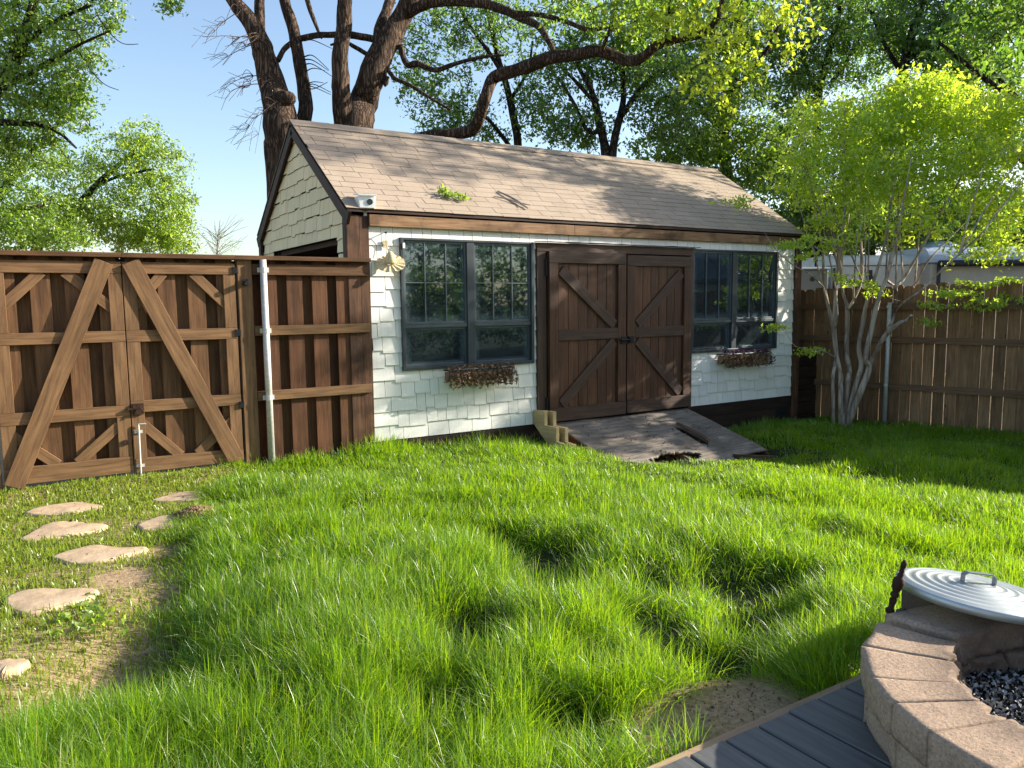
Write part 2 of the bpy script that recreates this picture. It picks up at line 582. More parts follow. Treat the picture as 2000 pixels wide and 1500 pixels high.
def npmesh(name, verts, faces, mat, parent=None, org=None, smooth=False):
    """verts (n,3); faces: list of int arrays (m,k)"""
    o0 = ORG[parent.name] if parent is not None else np.asarray(org if org is not None else (0, 0, 0), float)
    me = bpy.data.meshes.new(name)
    me.vertices.add(len(verts))
    me.vertices.foreach_set('co', (np.asarray(verts)-o0).astype(np.float32).ravel())
    tot = sum(len(f) for f in faces)
    idx = np.concatenate([f.ravel() for f in faces]).astype(np.int32)
    lens = np.concatenate([np.full(len(f), f.shape[1]) for f in faces]).astype(np.int32)
    st = np.concatenate([[0], np.cumsum(lens)[:-1]]).astype(np.int32)
    me.loops.add(len(idx)); me.polygons.add(tot)
    me.loops.foreach_set('vertex_index', idx)
    me.polygons.foreach_set('loop_start', st)
    me.polygons.foreach_set('loop_total', lens)
    if smooth:
        me.polygons.foreach_set('use_smooth', np.ones(tot, bool))
    me.update(calc_edges=True)
    me.materials.append(MATS[mat])
    o = bpy.data.objects.new(name, me)
    COL.objects.link(o)
    if parent is not None:
        o.parent = parent
    else:
        o.location = o0
    ORG[o.name] = o0
    return o


def tag(o, label=None, cat=None, group=None, kind=None):
    if label: o['label'] = label
    if cat: o['category'] = cat
    if group: o['group'] = group
    if kind: o['kind'] = kind
    return o


def thing(name, label, cat, loc, group=None):
    o = bpy.data.objects.new(name, None)
    o.empty_display_size = .2
    COL.objects.link(o)
    o.location = loc
    ORG[o.name] = np.asarray(loc, float)
    return tag(o, label, cat, group)


# ------------------------------------------------------------------ light
AZ, EL = -18.0, 22.0
w = bpy.data.worlds.new('World'); sc.world = w; w.use_nodes = True
nt = w.node_tree
bg = nt.nodes['Background']
sky = N(nt, 'ShaderNodeTexSky', sky_type='NISHITA', sun_disc=False)
sky.sun_elevation = R_(EL); sky.sun_rotation = R_(90-AZ)
sky.altitude = 100; sky.air_density = 1.0; sky.dust_density = 1.4; sky.ozone_density = 1.2
nt.links.new(sky.outputs[0], bg.inputs[0])
bg.inputs[1].default_value = .115
sl = bpy.data.lights.new('sun', 'SUN')
so = bpy.data.objects.new('sun', sl)
COL.objects.link(so)
sl.energy = 5.0; sl.angle = R_(.6); sl.color = (1, .93, .80)
sd = Vector((math.cos(R_(AZ))*math.cos(R_(EL)), math.sin(R_(AZ))*math.cos(R_(EL)), math.sin(R_(EL))))
so.rotation_euler = sd.to_track_quat('Z', 'Y').to_euler()
so.location = (20, -8, 14)
SUN = np.array(sd)
vs = sc.view_settings
vs.view_transform = 'Standard'; vs.look = 'None'; vs.exposure = 1.3; vs.gamma = 1

# ------------------------------------------------------------------ ground
HOLL = np.array([(-.42, -3.72, .27), (-.62, -4.12, .27), (.22, -4.62, .25), (-.49, -4.79, .25), (-1.3, -4.45, .22), (-2.60, -3.62, .27),
                 (-.96, -4.95, .15), (-.46, -3.35, .12), (-.48, -5.14, .24), (-2.41, -3.08, .12), (-2.68, -3.98, .27),
                 (-1.37, -5.3, .15), (.02, -4.98, .25), (-.15, -4.4, .16), (.55, -4.75, .17), (-2.2, -2.3, .12), (-1.73, -4.9, .1)])
PATH_E = [(-.2, -1.45), (-.6, -1.75), (-1.2, -2.05), (-2.0, -2.28), (-3.0, -2.5), (-3.6, -2.75), (-4.2, -3.05), (-4.8, -3.4), (-9, -6)]


def path_edge(y):
    ys = np.array([p[0] for p in PATH_E])[::-1]; xs = np.array([p[1] for p in PATH_E])[::-1]
    return np.interp(y, ys, xs)


def ground(x, y):
    x = np.asarray(x, float); y = np.asarray(y, float)
    z = -.08-.0662*np.clip(x, 0, 4.4)-.012*np.clip(x-4.4, 0, 3)
    lawn = sstep(0, .35, x-path_edge(y)+(vnoise(x*2.2, y*2.2, 4)-.5)*.3)*sstep(-.1, -1.0, y)*sstep(7.5, 6.5, x)
    z = z-.03*(1-lawn)*sstep(.5, -1, x)
    z = z+lawn*(.10*(vnoise(x*1.15, y*1.15, 1)-.5)+.06*(vnoise(x*2.7, y*2.7, 2)-.5))
    z = z+.05*sstep(-.45, -.08, y)*sstep(-1.1, -1.5, x)*sstep(1.5, .5, y)
    for hx, hy, hr in [(3.0, -1.75, .5), (3.7, -1.8, .6), (4.3, -1.7, .5)]:
        z = z-.03*np.exp(-((x-hx)**2+(y-hy)**2)/(hr*hr))
    for hx, hy, hr in HOLL:
        z = z-.12*np.exp(-((x-hx)**2+(y-hy)**2)/(hr*hr*1.3))
    # under the deck and pit
    z = np.where(y < -5.66, np.minimum(z, -.14), z)
    dp = np.exp(-(((x+.86)/.5)**2+((y+5.48)/.27)**2)**2)
    z = z*(1-dp)+dp*(-.105)
    # hollow under the ramp
    rm = sstep(2.1, 2.4, x)*sstep(4.6, 4.4, x)*sstep(-1.5, -1.2, y)*sstep(.2, 0, y)
    z = z-.13*rm
    return z


xs = np.unique(np.concatenate([np.linspace(-400, -8, 14), np.arange(-8, 10, .07), np.linspace(10, 400, 14)]))
ys = np.unique(np.concatenate([np.linspace(-400, -9, 12), np.arange(-9, .6, .07), np.linspace(.6, 8, 10), np.linspace(8, 500, 14)]))
gx, gy = np.meshgrid(xs, ys)
gz = ground(gx, gy)
fine = (vnoise(gx*9, gy*9, 8)-.5)*.014*((gx > -8) & (gx < 10) & (gy > -9) & (gy < .6))
V = np.stack([gx, gy, gz+fine], -1).reshape(-1, 3)
ny, nx = gx.shape
ii = (np.arange(ny-1)[:, None]*nx+np.arange(nx-1)[None]).ravel()
FQ = np.stack([ii, ii+1, ii+nx+1, ii+nx], -1)
GO = tag(npmesh('ground', V, [FQ], 'soil', smooth=True), kind='structure')
_l = sstep(-.05, .3, gx-path_edge(gy)+(vnoise(gx*3, gy*3, 14)-.5)*.35)*(1-np.exp(-(((gx+.78)/.5)**2+((gy+5.5)/.3)**2)**2))
_l = np.where((gx > 2.15) & (gx < 4.5) & (gy > -1.36), 0, _l)
_at = GO.data.attributes.new('turf', 'FLOAT', 'POINT')
_at.data.foreach_set('value', _l.astype(np.float32).ravel())

# stepping stones: outlines on the worn path
STONES = [
    ('flat tan stepping stone nearest the left gate corner, narrow and half sunk in grass', [(145, 325), (240, 290), (400, 258), (480, 248), (580, 258), (690, 275), (640, 295), (500, 320), (330, 335), (200, 335)]),
    ('pointed tan stepping stone, second back from the gate on the left line of the path', [(118, 495), (250, 410), (350, 385), (440, 375), (530, 380), (580, 395), (710, 390), (690, 420), (560, 450), (400, 475), (250, 505), (150, 505)]),
    ('leaf shaped tan stepping stone between the pointed one and the broad one', [(330, 600), (430, 570), (560, 535), (650, 530), (780, 545), (970, 540), (960, 565), (850, 590), (700, 630), (480, 648), (420, 640), (340, 615)]),
    ('broad tan stepping stone beside the pale leafy weed', [(25, 870), (120, 825), (280, 808), (400, 815), (580, 808), (660, 830), (600, 870), (400, 930), (200, 978), (130, 970), (40, 930)]),
    ('tan stepping stone cut off by the left edge, closest to the viewer', [(-90, 1290), (-20, 1270), (100, 1262), (190, 1265), (180, 1290), (100, 1330), (0, 1360), (-90, 1365)]),
    ('thin tan stepping stone in front of the second gate leaf', [(985, 235), (1080, 210), (1250, 180), (1330, 178), (1385, 190), (1370, 215), (1280, 240), (1100, 250), (1000, 250)]),
    ('tan stepping stone with a mound of loose brown soil on its far edge', [(895, 390), (960, 365), (1050, 345), (1150, 330), (1240, 350), (1350, 360), (1460, 360), (1400, 395), (1250, 425), (1050, 430), (930, 440), (890, 410)])]
STONE_XY = []


def onz(px, py, z):
    d = _fw+(px-1000)/F*CR-(py-750)/F*CU
    return CAM+d*((z-CAM[2])/d[2])


for lab, pl in STONES:
    pts = np.array([onz(a/3.3333, 900+b/3.3333, -.075) for a, b in pl])
    STONE_XY.append(pts[:, :2])
    c = pts.mean(0)
    # ring mesh: rounded rim and uneven flat top
    k = 40
    t = np.linspace(0, len(pts), k, endpoint=False)
    ip = np.floor(t).astype(int); fr = (t-ip)[:, None]
    ring = pts[ip % len(pts)]*(1-fr)+pts[(ip+1) % len(pts)]*fr
    ring = (ring+np.roll(ring, 1, 0)+np.roll(ring, -1, 0))/3
    ring[:, :2] += (rng.random((k, 2))-.5)*.014
    vv = []; ff = []
    for s_, dz in ((1.0, -.06), (1.0, -.012), (.975, -.002), (.9, .0), (.6, .002), (.3, .003)):
        rr = c+(ring-c)*s_
        rr[:, 2] = -.089+dz+(vnoise(rr[:, 0]*9, rr[:, 1]*9, 6)-.5)*.012
        vv.append(rr)
    vv.append(np.array([[c[0], c[1], -.086]]))
    vv = np.concatenate(vv)
    for a in range(5):
        i0 = np.arange(k)
        ff.append(np.stack([a*k+i0, a*k+(i0+1) % k, (a+1)*k+(i0+1) % k, (a+1)*k+i0], -1))
    tri = np.stack([5*k+np.arange(k), 5*k+(np.arange(k)+1) % k, np.full(k, 6*k)], -1)
    o = npmesh('stepping_stone', vv, [np.concatenate(ff), tri], 'flagstone', org=(c[0], c[1], -.12), smooth=True)
    tag(o, lab, 'stepping stone', 'stepping stones of the worn path')


def inpoly(x, y, poly, grow=1.0):
    c = poly.mean(0); poly = c+(poly-c)*grow
    ins = np.zeros(len(x), bool); n = len(poly); j = n-1
    for i in range(n):
        xi, yi = poly[i]; xj, yj = poly[j]
        ins ^= ((yi > y) != (yj > y)) & (x < (xj-xi)*(y-yi)/(yj-yi+1e-12)+xi)
        j = i
    return ins


# loose soil on the stone and by the gate
def soil_pile(label, cx, cy, rx, ry, h, z0, n=420):
    k = 30; V_ = []; f_ = []
    rr = np.linspace(1, 0, 9)
    for r in rr:
        for j in range(k):
            q = 2*math.pi*j/k
            e = 1+.3*(vnoise(math.cos(q)*2+9, math.sin(q)*2+9, 3)-.5)
            x = cx+rx*r*e*math.cos(q); y = cy+ry*r*e*math.sin(q)
            V_.append((x, y, z0+h*(1-r**1.6)*(.7+.6*float(vnoise(x*25, y*25, 5)))-.008))
    for a in range(len(rr)-1):
        for j in range(k):
            f_.append((a*k+j, a*k+(j+1) % k, (a+1)*k+(j+1) % k, (a+1)*k+j))
    V_ = np.array(V_); f_ = np.array(f_)
    # crumbs
    q = rng.random(n)*2*np.pi; r = np.sqrt(rng.random(n))*1.15
    cxs = cx+rx*r*np.cos(q); cys = cy+ry*r*np.sin(q); sz = rng.uniform(.004, .014, n)
    czs = z0+h*np.clip(1-r**1.6, 0, 1)+.002
    base = len(V_); tv = []; tf = []
    off = np.array([(1, 0, -.5), (-.5, .87, -.5), (-.5, -.87, -.5), (0, 0, .8)])
    for i in range(n):
        b = base+4*i
        tv.append(np.array([cxs[i], cys[i], czs[i]])+off*sz[i]*rng.uniform(.6, 1.3, (4, 3)))
        tf += [(b, b+1, b+3), (b+1, b+2, b+3), (b+2, b, b+3)]
    o = npmesh('loose_soil', np.concatenate([V_]+tv), [f_, np.array(tf)], 'soil_loose', org=(cx, cy, z0), smooth=False)
    tag(o, label, 'soil', kind='stuff')


_a = onz(385, 997, -.05)
soil_pile('mound of loose brown soil on the stepping stone', _a[0], _a[1], .14, .2, .055, -.075)


# ------------------------------------------------------------------ grass
def project(x, y, z):
    d = np.stack([x, y, z], -1)-CAM
    zz = d@_fw
    return 1000+F*(d@CR)/zz, 750-F*(d@CU)/zz, zz


FA = np.array([7.65, -.85]); FD = np.array([.25621, -.96662]); FN = np.array([-.96662, -.25621])


def blades(x, y, L, wd, lean, ldir, mat, name, up=None):
    n = len(x)
    z = ground(x, y)-.012
    B = np.stack([x, y, z], -1)
    ld = np.stack([np.cos(ldir), np.sin(ldir), np.zeros(n)], -1)
    yaw = ldir+np.pi/2+rng.normal(0, .7, n)
    sd_ = np.stack([np.cos(yaw), np.sin(yaw), rng.normal(0, .15, n)], -1)
    vs_ = []
    for t, ww in ((0, .8), (.4, 1.0), (.75, .72)):
        h = L*(t-.42*np.clip(lean, 0, 1.2)*t*t)
        o = L*lean*(t*.18+.72*t*t)
        p = B+ld*o[:, None]+np.array([0, 0, 1.])*h[:, None]
        vs_ += [p-sd_*(wd*ww/2)[:, None], p+sd_*(wd*ww/2)[:, None]]
    h = L*(1-.42*np.clip(lean, 0, 1.2)); o = L*lean*.9
    vs_.append(B+ld*o[:, None]+np.array([0, 0, 1.])*h[:, None])
    V = np.stack(vs_, 1).reshape(-1, 3)
    b = np.arange(n)*7
    q1 = np.stack([b, b+1, b+3, b+2], -1); q2 = np.stack([b+2, b+3, b+5, b+4], -1)
    t1 = np.stack([b+4, b+5, b+6], -1)
    return V, np.concatenate([q1, q2]), t1


def make_grass():
    # tufts
    allp = []
    for (dmin, dmax, dens_t, per, spread) in ((0, 4.2, 185, 100, .066), (4.2, 6.8, 140, 72, .076), (6.8, 16, 100, 46, .09)):
        A = (8.9+4.2)*(7.4+.02)
        nt_ = int(A*dens_t)
        tx = rng.uniform(-4.2, 8.9, nt_); ty = rng.uniform(-7.4, -.02, nt_)
        d = np.hypot(tx-CAM[0], ty-CAM[1])
        px, py, zz = project(tx, ty, np.full(nt_, -.1))
        ok = (d >= dmin) & (d < dmax) & (zz > .6) & (px > -350) & (px < 2350) & (py < 1850)
        ok &= ((tx-FA[0])*FN[0]+(ty-FA[1])*FN[1] > .06)
        ok &= ~((ty < -5.72) & (tx > -2.25))
        ok &= ~((tx > 2.15) & (tx < 4.6) & (ty > -1.62))
        ok &= ~((tx > 1.85) & (tx < 2.2) & (ty > -.75))
        ok &= ~(((tx+.86)/.47)**2+((ty+5.5)/.26)**2 < 1)
        tx, ty, d = tx[ok], ty[ok], d[ok]
        e = tx-path_edge(ty)+(vnoise(tx*3, ty*3, 14)-.5)*.35
        lawn = sstep(-.05, .22, e)
        hol = np.zeros(len(tx))
        for hx, hy, hr in HOLL:
            hol = np.maximum(hol, np.exp(-(((tx-hx)**2+(ty-hy)**2)/(hr*hr*1.1))**1.5))
        # thin out hollows, path is handled apart
        keep = (rng.random(len(tx)) < (1-.9*hol)*(.72+.28*sstep(.25, .5, vnoise(tx*4.2, ty*4.2, 27)))) & (lawn > .25)
        tx, ty, d, lawn, hol = tx[keep], ty[keep], d[keep], lawn[keep], hol[keep]
        big = vnoise(tx*1.6, ty*1.6, 21)
        Lt = .10+.10*sstep(-2.2, -4.0, ty)*sstep(2.2, .2, tx)+.10*(big-.45)+.04*(vnoise(tx*5, ty*5, 23)-.5)
        Lt = Lt*(1-.62*hol)*(.55+.45*lawn)
        # long fringe where the mower cannot reach
        Lt = np.where((ty > -.25) & (tx < 2.2), Lt+.04, Lt)
        Lt = np.where((tx > 1.9) & (tx < 4.9) & (ty > -2.5), Lt*.62, Lt)
        k = per
        n = len(tx)*k
        T = np.repeat(np.arange(len(tx)), k)
        ox = rng.normal(0, spread, n); oy = rng.normal(0, spread, n)
        x = tx[T]+ox; y = ty[T]+oy
        r = np.hypot(ox, oy)/spread
        ldir = np.arctan2(oy, ox)+rng.normal(0, .55, n)
        wind = .9*vnoise(x*.8, y*.8, 31)*2*np.pi
        ldir = np.where(rng.random(n) < .3, wind+rng.normal(0, .4, n), ldir)
        lean = np.clip(.2+.36*r+rng.normal(0, .26, n), 0, 1.3)
        L = Lt[T]*rng.uniform(.55, 1.35, n)*(1.06-.1*r)
        L = np.clip(L, .03, .34)
        wd = rng.uniform(.0016, .0034, n)*np.clip((np.repeat(d, k)/3.0)**.75, .9, 3.2)
        ok = (y < -.015) & ~((y < -5.705) & (x > -2.2)) & ((x-FA[0])*FN[0]+(y-FA[1])*FN[1] > .03)
        ok &= ~((x > 2.2) & (x < 4.46) & (y > -1.40))
        hb_ = np.zeros(n)
        for hx, hy, hr in HOLL:
            hb_ = np.maximum(hb_, np.exp(-(((x-hx)**2+(y-hy)**2)/(hr*hr*.95))**1.6))
        ok &= rng.random(n) > hb_*.82
        allp.append((x[ok], y[ok], L[ok], wd[ok], lean[ok], ldir[ok]))
    x, y, L, wd, lean, ldir = (np.concatenate(q) for q in zip(*allp))
    Vv, q, t = blades(x, y, L, wd, lean, ldir, None, None)
    print('lawn blades', len(x))
    o = npmesh('lawn_grass', Vv, [q, t], 'grass_blade', org=(2, -3, -.2))
    tag(o, 'long lush green lawn grass growing in tufts', 'grass', kind='stuff')
    # short sparse grass on the path
    n = 130000
    x = rng.uniform(-5.2, -1.2, n); y = rng.uniform(-6, -.02, n)
    e = x-path_edge(y)+(vnoise(x*3, y*3, 14)-.5)*.35
    patch = vnoise(x*2.4, y*2.4, 41)*.6+vnoise(x*6, y*6, 42)*.4
    px, py, zz = project(x, y, np.full(n, -.1))
    ok = (e < .45) & (zz > .8) & (px > -300) & (px < 2300) & (py < 1750)
    d = np.hypot(x-CAM[0], y-CAM[1])
    ok &= (rng.random(n) < sstep(.16, .34, patch)*np.clip(1.25-.05*d, .3, 1))
    for s_ in STONE_XY:
        ok &= ~inpoly(x, y, s_, .93)
    _b = onz(240, 1128, -.1)
    ok &= ~(((x-_b[0])/.2)**2+((y-_b[1])/.22)**2 < rng.uniform(.3, 1.2, n))
    x, y, d = x[ok], y[ok], d[ok]; n = len(x)
    L = rng.uniform(.022, .065, n)*(.7+.7*vnoise(x*3, y*3, 44))
    Vv, q, t = blades(x, y, L, rng.uniform(.003, .0055, n)*np.clip(d/3.2, .9, 2.2), np.abs(rng.normal(.35, .3, n)), rng.uniform(0, 6.28, n), None, None)
    o = npmesh('path_grass', Vv, [q, t], 'path_grass', org=(-3, -2, -.12))
    tag(o, 'short sparse yellow green grass between the stepping stones', 'grass', kind='stuff')
    # a few strands beside the deck
    n = 46
    c = onz(1575, 1362, -.1)
    x = c[0]+rng.normal(0, .05, n); y = np.minimum(c[1]+rng.normal(0, .025, n), -5.70)
    Vv, q, t = blades(x, y, rng.uniform(.05, .13, n), rng.uniform(.004, .006, n), rng.uniform(.1, .8, n), rng.uniform(0, 6.28, n), None, None)
    o = npmesh('grass_tuft', Vv, [q, t], 'path_grass', org=c)
    tag(o, 'small yellow green grass tuft against the edge of the grey deck', 'grass tuft')


make_grass()


# ------------------------------------------------------------------ foliage tools
def smooth_path(pts, rad, n=None):
    pts = np.asarray(pts, float); rad = np.asarray(rad, float)
    n = n or max(6, (len(pts)-1)*5)
    m = len(pts)
    t = np.linspace(0, m-1, n); i = np.clip(np.floor(t).astype(int), 0, m-2); f = (t-i)[:, None]
    g = lambda k: pts[np.clip(k, 0, m-1)]
    p0, p1, p2, p3 = g(i-1), g(i), g(i+1), g(i+2)
    out = .5*((2*p1)+(-p0+p2)*f+(2*p0-5*p1+4*p2-p3)*f**2+(-p0+3*p1-3*p2+p3)*f**3)
    return out, np.interp(t, np.arange(m), rad)


def leaves(centres, spread, per, size, name, mat, root, jitter=.5, droop=0, aspect=.5):
    n = len(centres)*per
    T = np.repeat(np.arange(len(centres)), per)
    ax_ = rng.normal(0, 1, (len(centres), 3)); ax_[:, 2] *= .6
    ax_ /= np.linalg.norm(ax_, axis=1, keepdims=True)
    c = centres[T]+ax_[T]*(rng.uniform(-1.5, 1.5, n)[:, None]*spread)+rng.normal(0, .55, (n, 3))*spread*np.array([1, 1, .8])
    if droop:
        c[:, 2] -= droop*rng.random(n)
    d = rng.normal(0, 1, (n, 3)); d[:, 2] -= .25; d /= np.linalg.norm(d, axis=1, keepdims=True)
    u = rng.normal(0, 1, (n, 3)); u[:, 2] += .9
    s_ = np.cross(d, u); s_ /= np.linalg.norm(s_, axis=1, keepdims=True)
    nn = np.cross(s_, d)
    L = size*rng.uniform(1-jitter, 1+jitter, n)[:, None]
    W = L*aspect*rng.uniform(.8, 1.2, n)[:, None]
    V = np.stack([c-d*L/2, c+s_*W/2+nn*W*.18, c+d*L/2-nn*L*.12, c-s_*W/2+nn*W*.18], 1).reshape(-1, 3)
    b = np.arange(n)*4
    return npmesh(name, V, [np.stack([b, b+1, b+2], -1), np.stack([b, b+2, b+3], -1)], mat, parent=root)


def blob_points(blobs):
    out = []
    for c, r, n in blobs:
        u = rng.normal(0, 1, (n, 3)); u /= np.linalg.norm(u, axis=1, keepdims=True)
        rr = rng.random((n, 1))**(1/2.4)
        out.append(np.asarray(c)+u*rr*np.asarray(r))
    return np.concatenate(out)


def twigs(mb, nodes, targets, r0=.012, r1=.004, sides=4, sag=.05):
    nodes = list(nodes); arr = np.array(nodes)
    d0 = np.array([np.min(((arr-t)**2).sum(1)) for t in targets])
    for k in np.argsort(d0):
        t = targets[k]
        dd = ((arr-t)**2).sum(1)
        p = arr[int(dd.argmin())]
        L = math.sqrt(dd.min())
        if L < .05:
            continue
        m = p*.5+t*.5+rng.normal(0, .08, 3)*L+np.array([0, 0, sag*L])
        m1 = (p*.75+m*.25); m2 = (t*.4+m*.6)
        mb.tube([p, (p+m)/2+rng.normal(0, .02, 3)*L, m, t], [r0*min(1.1, .45+.5*L)+.001, r0*min(.8, .35+.4*L), r0*.45, r1], sides, cap=False)
        arr = np.concatenate([arr, [m, t, (p+m)/2, (m+t)/2]])
    return arr


def tree(name, label, cat, base, paths, blobs, leafm, leaf, per, spread, bark='dark_bark', group=None, sides=9, wob=.1, tw=(.014, .004), trunk_from=.35, droop=0, extra=None, aspect=.5):
    root = thing(name, label, cat, base, group)
    mb = MB(); nodes = []
    for k, (p, r) in enumerate(paths):
        q, rr = smooth_path(p, r)
        mb.tube(q, rr, sides, wob=wob, seed=k+len(name))
        m = int(len(q)*trunk_from) if k == 0 else 0
        nodes += list(q[m:])
    tg = blob_points(blobs) if blobs else np.zeros((0, 3))
    if len(tg):
        twigs(mb, nodes, tg, *tw)
    t = mb.build('trunk', bark, root, smooth=True)
    if len(tg):
        leaves(tg, spread, per, leaf, 'crown', leafm, root, droop=droop, aspect=aspect)
    return root


def pxblob(px, py, depth, rx, ry, rd, n):
    """ellipsoid blob: position, half sizes in metres across / up / deep"""
    return (P(px, py, depth), np.array([rx, rd, ry]), n)

# ------------------------------------------------------------------ the shed
SHED = thing('garden_shed', 'small cream shingled garden shed with steep tan roof and dark double doors', 'shed', (3.25, 1.7, -.2))
GX, LX = -.21, 6.72          # outer ends
EZ, RZ, RY = 2.33, 3.53, 1.69
SL = (RZ-EZ)/(RY+.1)
TH = math.atan(SL)
up = np.array([0, math.cos(TH), math.sin(TH)]); nf = np.array([0, -math.sin(TH), math.cos(TH)])
WINS = [(.33, 1.98, 1.11, 1.20, .717, 2.096, 1.16, 1.23), (4.49, 6.20, 5.26, 5.35, .717, 2.096, 1.11, 1.18)]
DOOR = (2.02, 4.49)

# walls behind the shingles, floor, ceiling
m = MB()
m.box(-.19, .33, .016, .1, -.02, 2.3).box(1.98, 2.02, .016, .1, -.02, 2.3).box(6.2, 6.70, .016, .1, -.02, 2.3)
m.box(.33, 1.98, .016, .1, -.02, .717).box(.33, 1.98, .016, .1, 2.096, 2.3)
m.box(4.49, 6.2, .016, .1, -.02, .717).box(4.49, 6.2, .016, .1, 2.096, 2.3)
m.box(2.02, 4.49, .03, .1, 2.09, 2.3)
m.box(-.19, 6.70, 3.29, 3.37, -.02, 2.3).box(6.62, 6.70, .1, 3.29, -.02, 2.3)
m.box(-.18, -.12, .1, .39, -.02, 2.3).box(-.18, -.12, .39, 2.86, 2.11, 2.3).box(-.18, -.12, 2.86, 3.29, -.02, 2.3)
m.box(.62, .68, .1, 3.29, 0, 2.3)
m.prism([(-.18, -.02, 2.3), (-.18, 3.40, 2.3), (-.18, RY, RZ-.09)], (.05, 0, 0))
m.prism([(6.64, -.02, 2.3), (6.64, 3.40, 2.3), (6.64, RY, RZ-.09)], (.05, 0, 0))
m.box(-.12, 6.62, .1, 3.29, -.06, .0).box(.68, 6.62, .1, 3.29, 2.26, 2.3)
m.build('wall', 'interior', SHED)


def clip(poly, a, b, c):
    """keep a*x+b*y<=c"""
    out = []
    for i in range(len(poly)):
        p, q = poly[i], poly[(i+1) % len(poly)]
        fp, fq = a*p[0]+b*p[1]-c, a*q[0]+b*q[1]-c
        if fp <= 0:
            out.append(p)
        if (fp < 0 < fq) or (fq < 0 < fp):
            t = fp/(fp-fq)
            out.append((p[0]+t*(q[0]-p[0]), p[1]+t*(q[1]-p[1])))
    return out


def rows(x0, x1, z0, z1, ex, seed, stag=.03):
    rg = random.Random(seed)
    z = z0; k = 0
    while z < z1-.01:
        x = x0-rg.random()*.12
        while x < x1:
            wv = rg.choice([.105, .13, .155, .18, .205, .25, .29])
            dz = rg.choice([0, 0, stag*.5, stag, stag*.85]) if z > z0+.01 else 0
            yield max(x, x0), min(x+wv, x1)-.0055, z-dz, min(z+ex+.004, z1)
            x += wv
        z += ex; k += 1


def rect_minus(rc, h):
    x0, x1, z0, z1 = rc; a, b, c, d = h
    if x1 <= a or x0 >= b or z1 <= c or z0 >= d:
        return [rc]
    o = []
    if x0 < a: o.append((x0, a, z0, z1))
    if x1 > b: o.append((b, x1, z0, z1))
    m0, m1 = max(x0, a), min(x1, b)
    if z0 < c: o.append((m0, m1, z0, c))
    if z1 > d: o.append((m0, m1, d, z1))
    return o


m = MB()
holes = [(w_[0], w_[1], w_[4], w_[5]) for w_ in WINS]+[(DOOR[0], DOOR[1], -1, 2.10)]
for x0, x1, z0, z1 in rows(.0, 6.58, 0, 2.2, .157, 5):
    rcs = [(x0, x1, z0, z1)]
    for h in holes:
        rcs = [q for r in rcs for q in rect_minus(r, h)]
    for (a, b, c, d) in rcs:
        if b-a < .012 or d-c < .012:
            continue
        tb = .017*min(1, (d-c)/.157)+.004; j = random.uniform(-.002, .002)
        pl = [(a, .0155-tb+j, c), (b, .0155-tb+j, c), (b, .0105, d), (a, .0105, d)]
        m.prism(pl, (0, .012, 0))
        # thickness at the butt edge
        m.quad((a, .0155-tb+j, c), (a, .016, c), (b, .016, c), (b, .0155-tb+j, c))
m.build('siding', 'siding_paint', SHED)

m = MB()
for y0, y1, z0, z1 in rows(-.0, 3.40, .6, 3.6, .150, 9, .024):
    poly = [(y0, z0), (y1, z0), (y1, z1), (y0, z1)]
    poly = clip(poly, -SL, 1, EZ+SL*.1-.05)          # z - SL*y <= ...
    poly = clip(poly, SL, 1, EZ+SL*.1-.05+SL*2*RY)
    if len(poly) < 3:
        continue
    for q in (rect_minus((y0, y1, z0, z1), (.39, 2.86, -1, 2.11)) if z0 < 2.11 else [None]):
        pp = poly if q is None else [(q[0], q[2]), (q[1], q[2]), (q[1], q[3]), (q[0], q[3])]
        zs = [p[1] for p in pp]; lo, hi = min(zs), max(zs)
        if hi-lo < .012:
            continue
        f = lambda z: -.1805-.014*(1-(z-z0)/(.154))
        m.prism([(f(p[1]), p[0], p[1]) for p in pp], (.014, 0, 0))
        ys_ = [p[0] for p in pp if p[1] < lo+.001]
        if len(ys_) > 1:
            m.quad((f(lo), min(ys_), lo), (f(lo), max(ys_), lo), (-.18, max(ys_), lo), (-.18, min(ys_), lo))
m.build('gable_siding', 'siding_gable_light', SHED)

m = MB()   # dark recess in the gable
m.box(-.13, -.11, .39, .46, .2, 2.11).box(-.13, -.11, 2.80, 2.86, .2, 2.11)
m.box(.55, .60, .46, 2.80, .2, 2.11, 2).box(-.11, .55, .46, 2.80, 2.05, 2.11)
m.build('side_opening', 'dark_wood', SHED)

# trim
for q in ((-.235, -.105, -.022, .012, -.22, 2.30, 2), (-.103, -.002, -.018, .012, -.2, 2.295, 2), (6.583, 6.72, -.022, .012, -.42, 2.30, 2)):
    MB().box(*q).build('corner_board', 'shed_trim', SHED, bevel=.003)
for q in ((-.236, -.205, .014, .10, -.2, 2.28, 2), (-.236, -.205, 3.30, 3.41, -.2, 2.28, 2)):
    MB().box(*q).build('corner_board', 'rake_wood', SHED, bevel=.003)
for q in ((-.002, 2.55, -.042, -.002, 2.198, 2.312, 0), (2.554, 6.72, -.042, -.002, 2.198, 2.312, 0)):
    MB().box(*q).build('fascia', 'fascia_wood', SHED, bevel=.003)
for (ya, za, yb, zb) in ((-.07, EZ-.07, RY, RZ-.085), (2*RY+.07, EZ-.07, RY, RZ-.085)):
    MB().board((-.225, ya, za), (-.225, yb, zb), .14, .03, (-1, 0, 0)).build('rake_board', 'rake_wood', SHED)
    MB().board((6.715, ya, za), (6.715, yb, zb), .12, .03, (1, 0, 0)).build('rake_board', 'rake_wood', SHED)
m = MB()
m.box(-.23, 6.72, -.012, .05, -.16, -.012, 0)
m.box(1.0, 6.72, .0, .05, -.33, -.164, 0)
m.box(3.0, 6.72, .01, .05, -.6, -.334, 0)
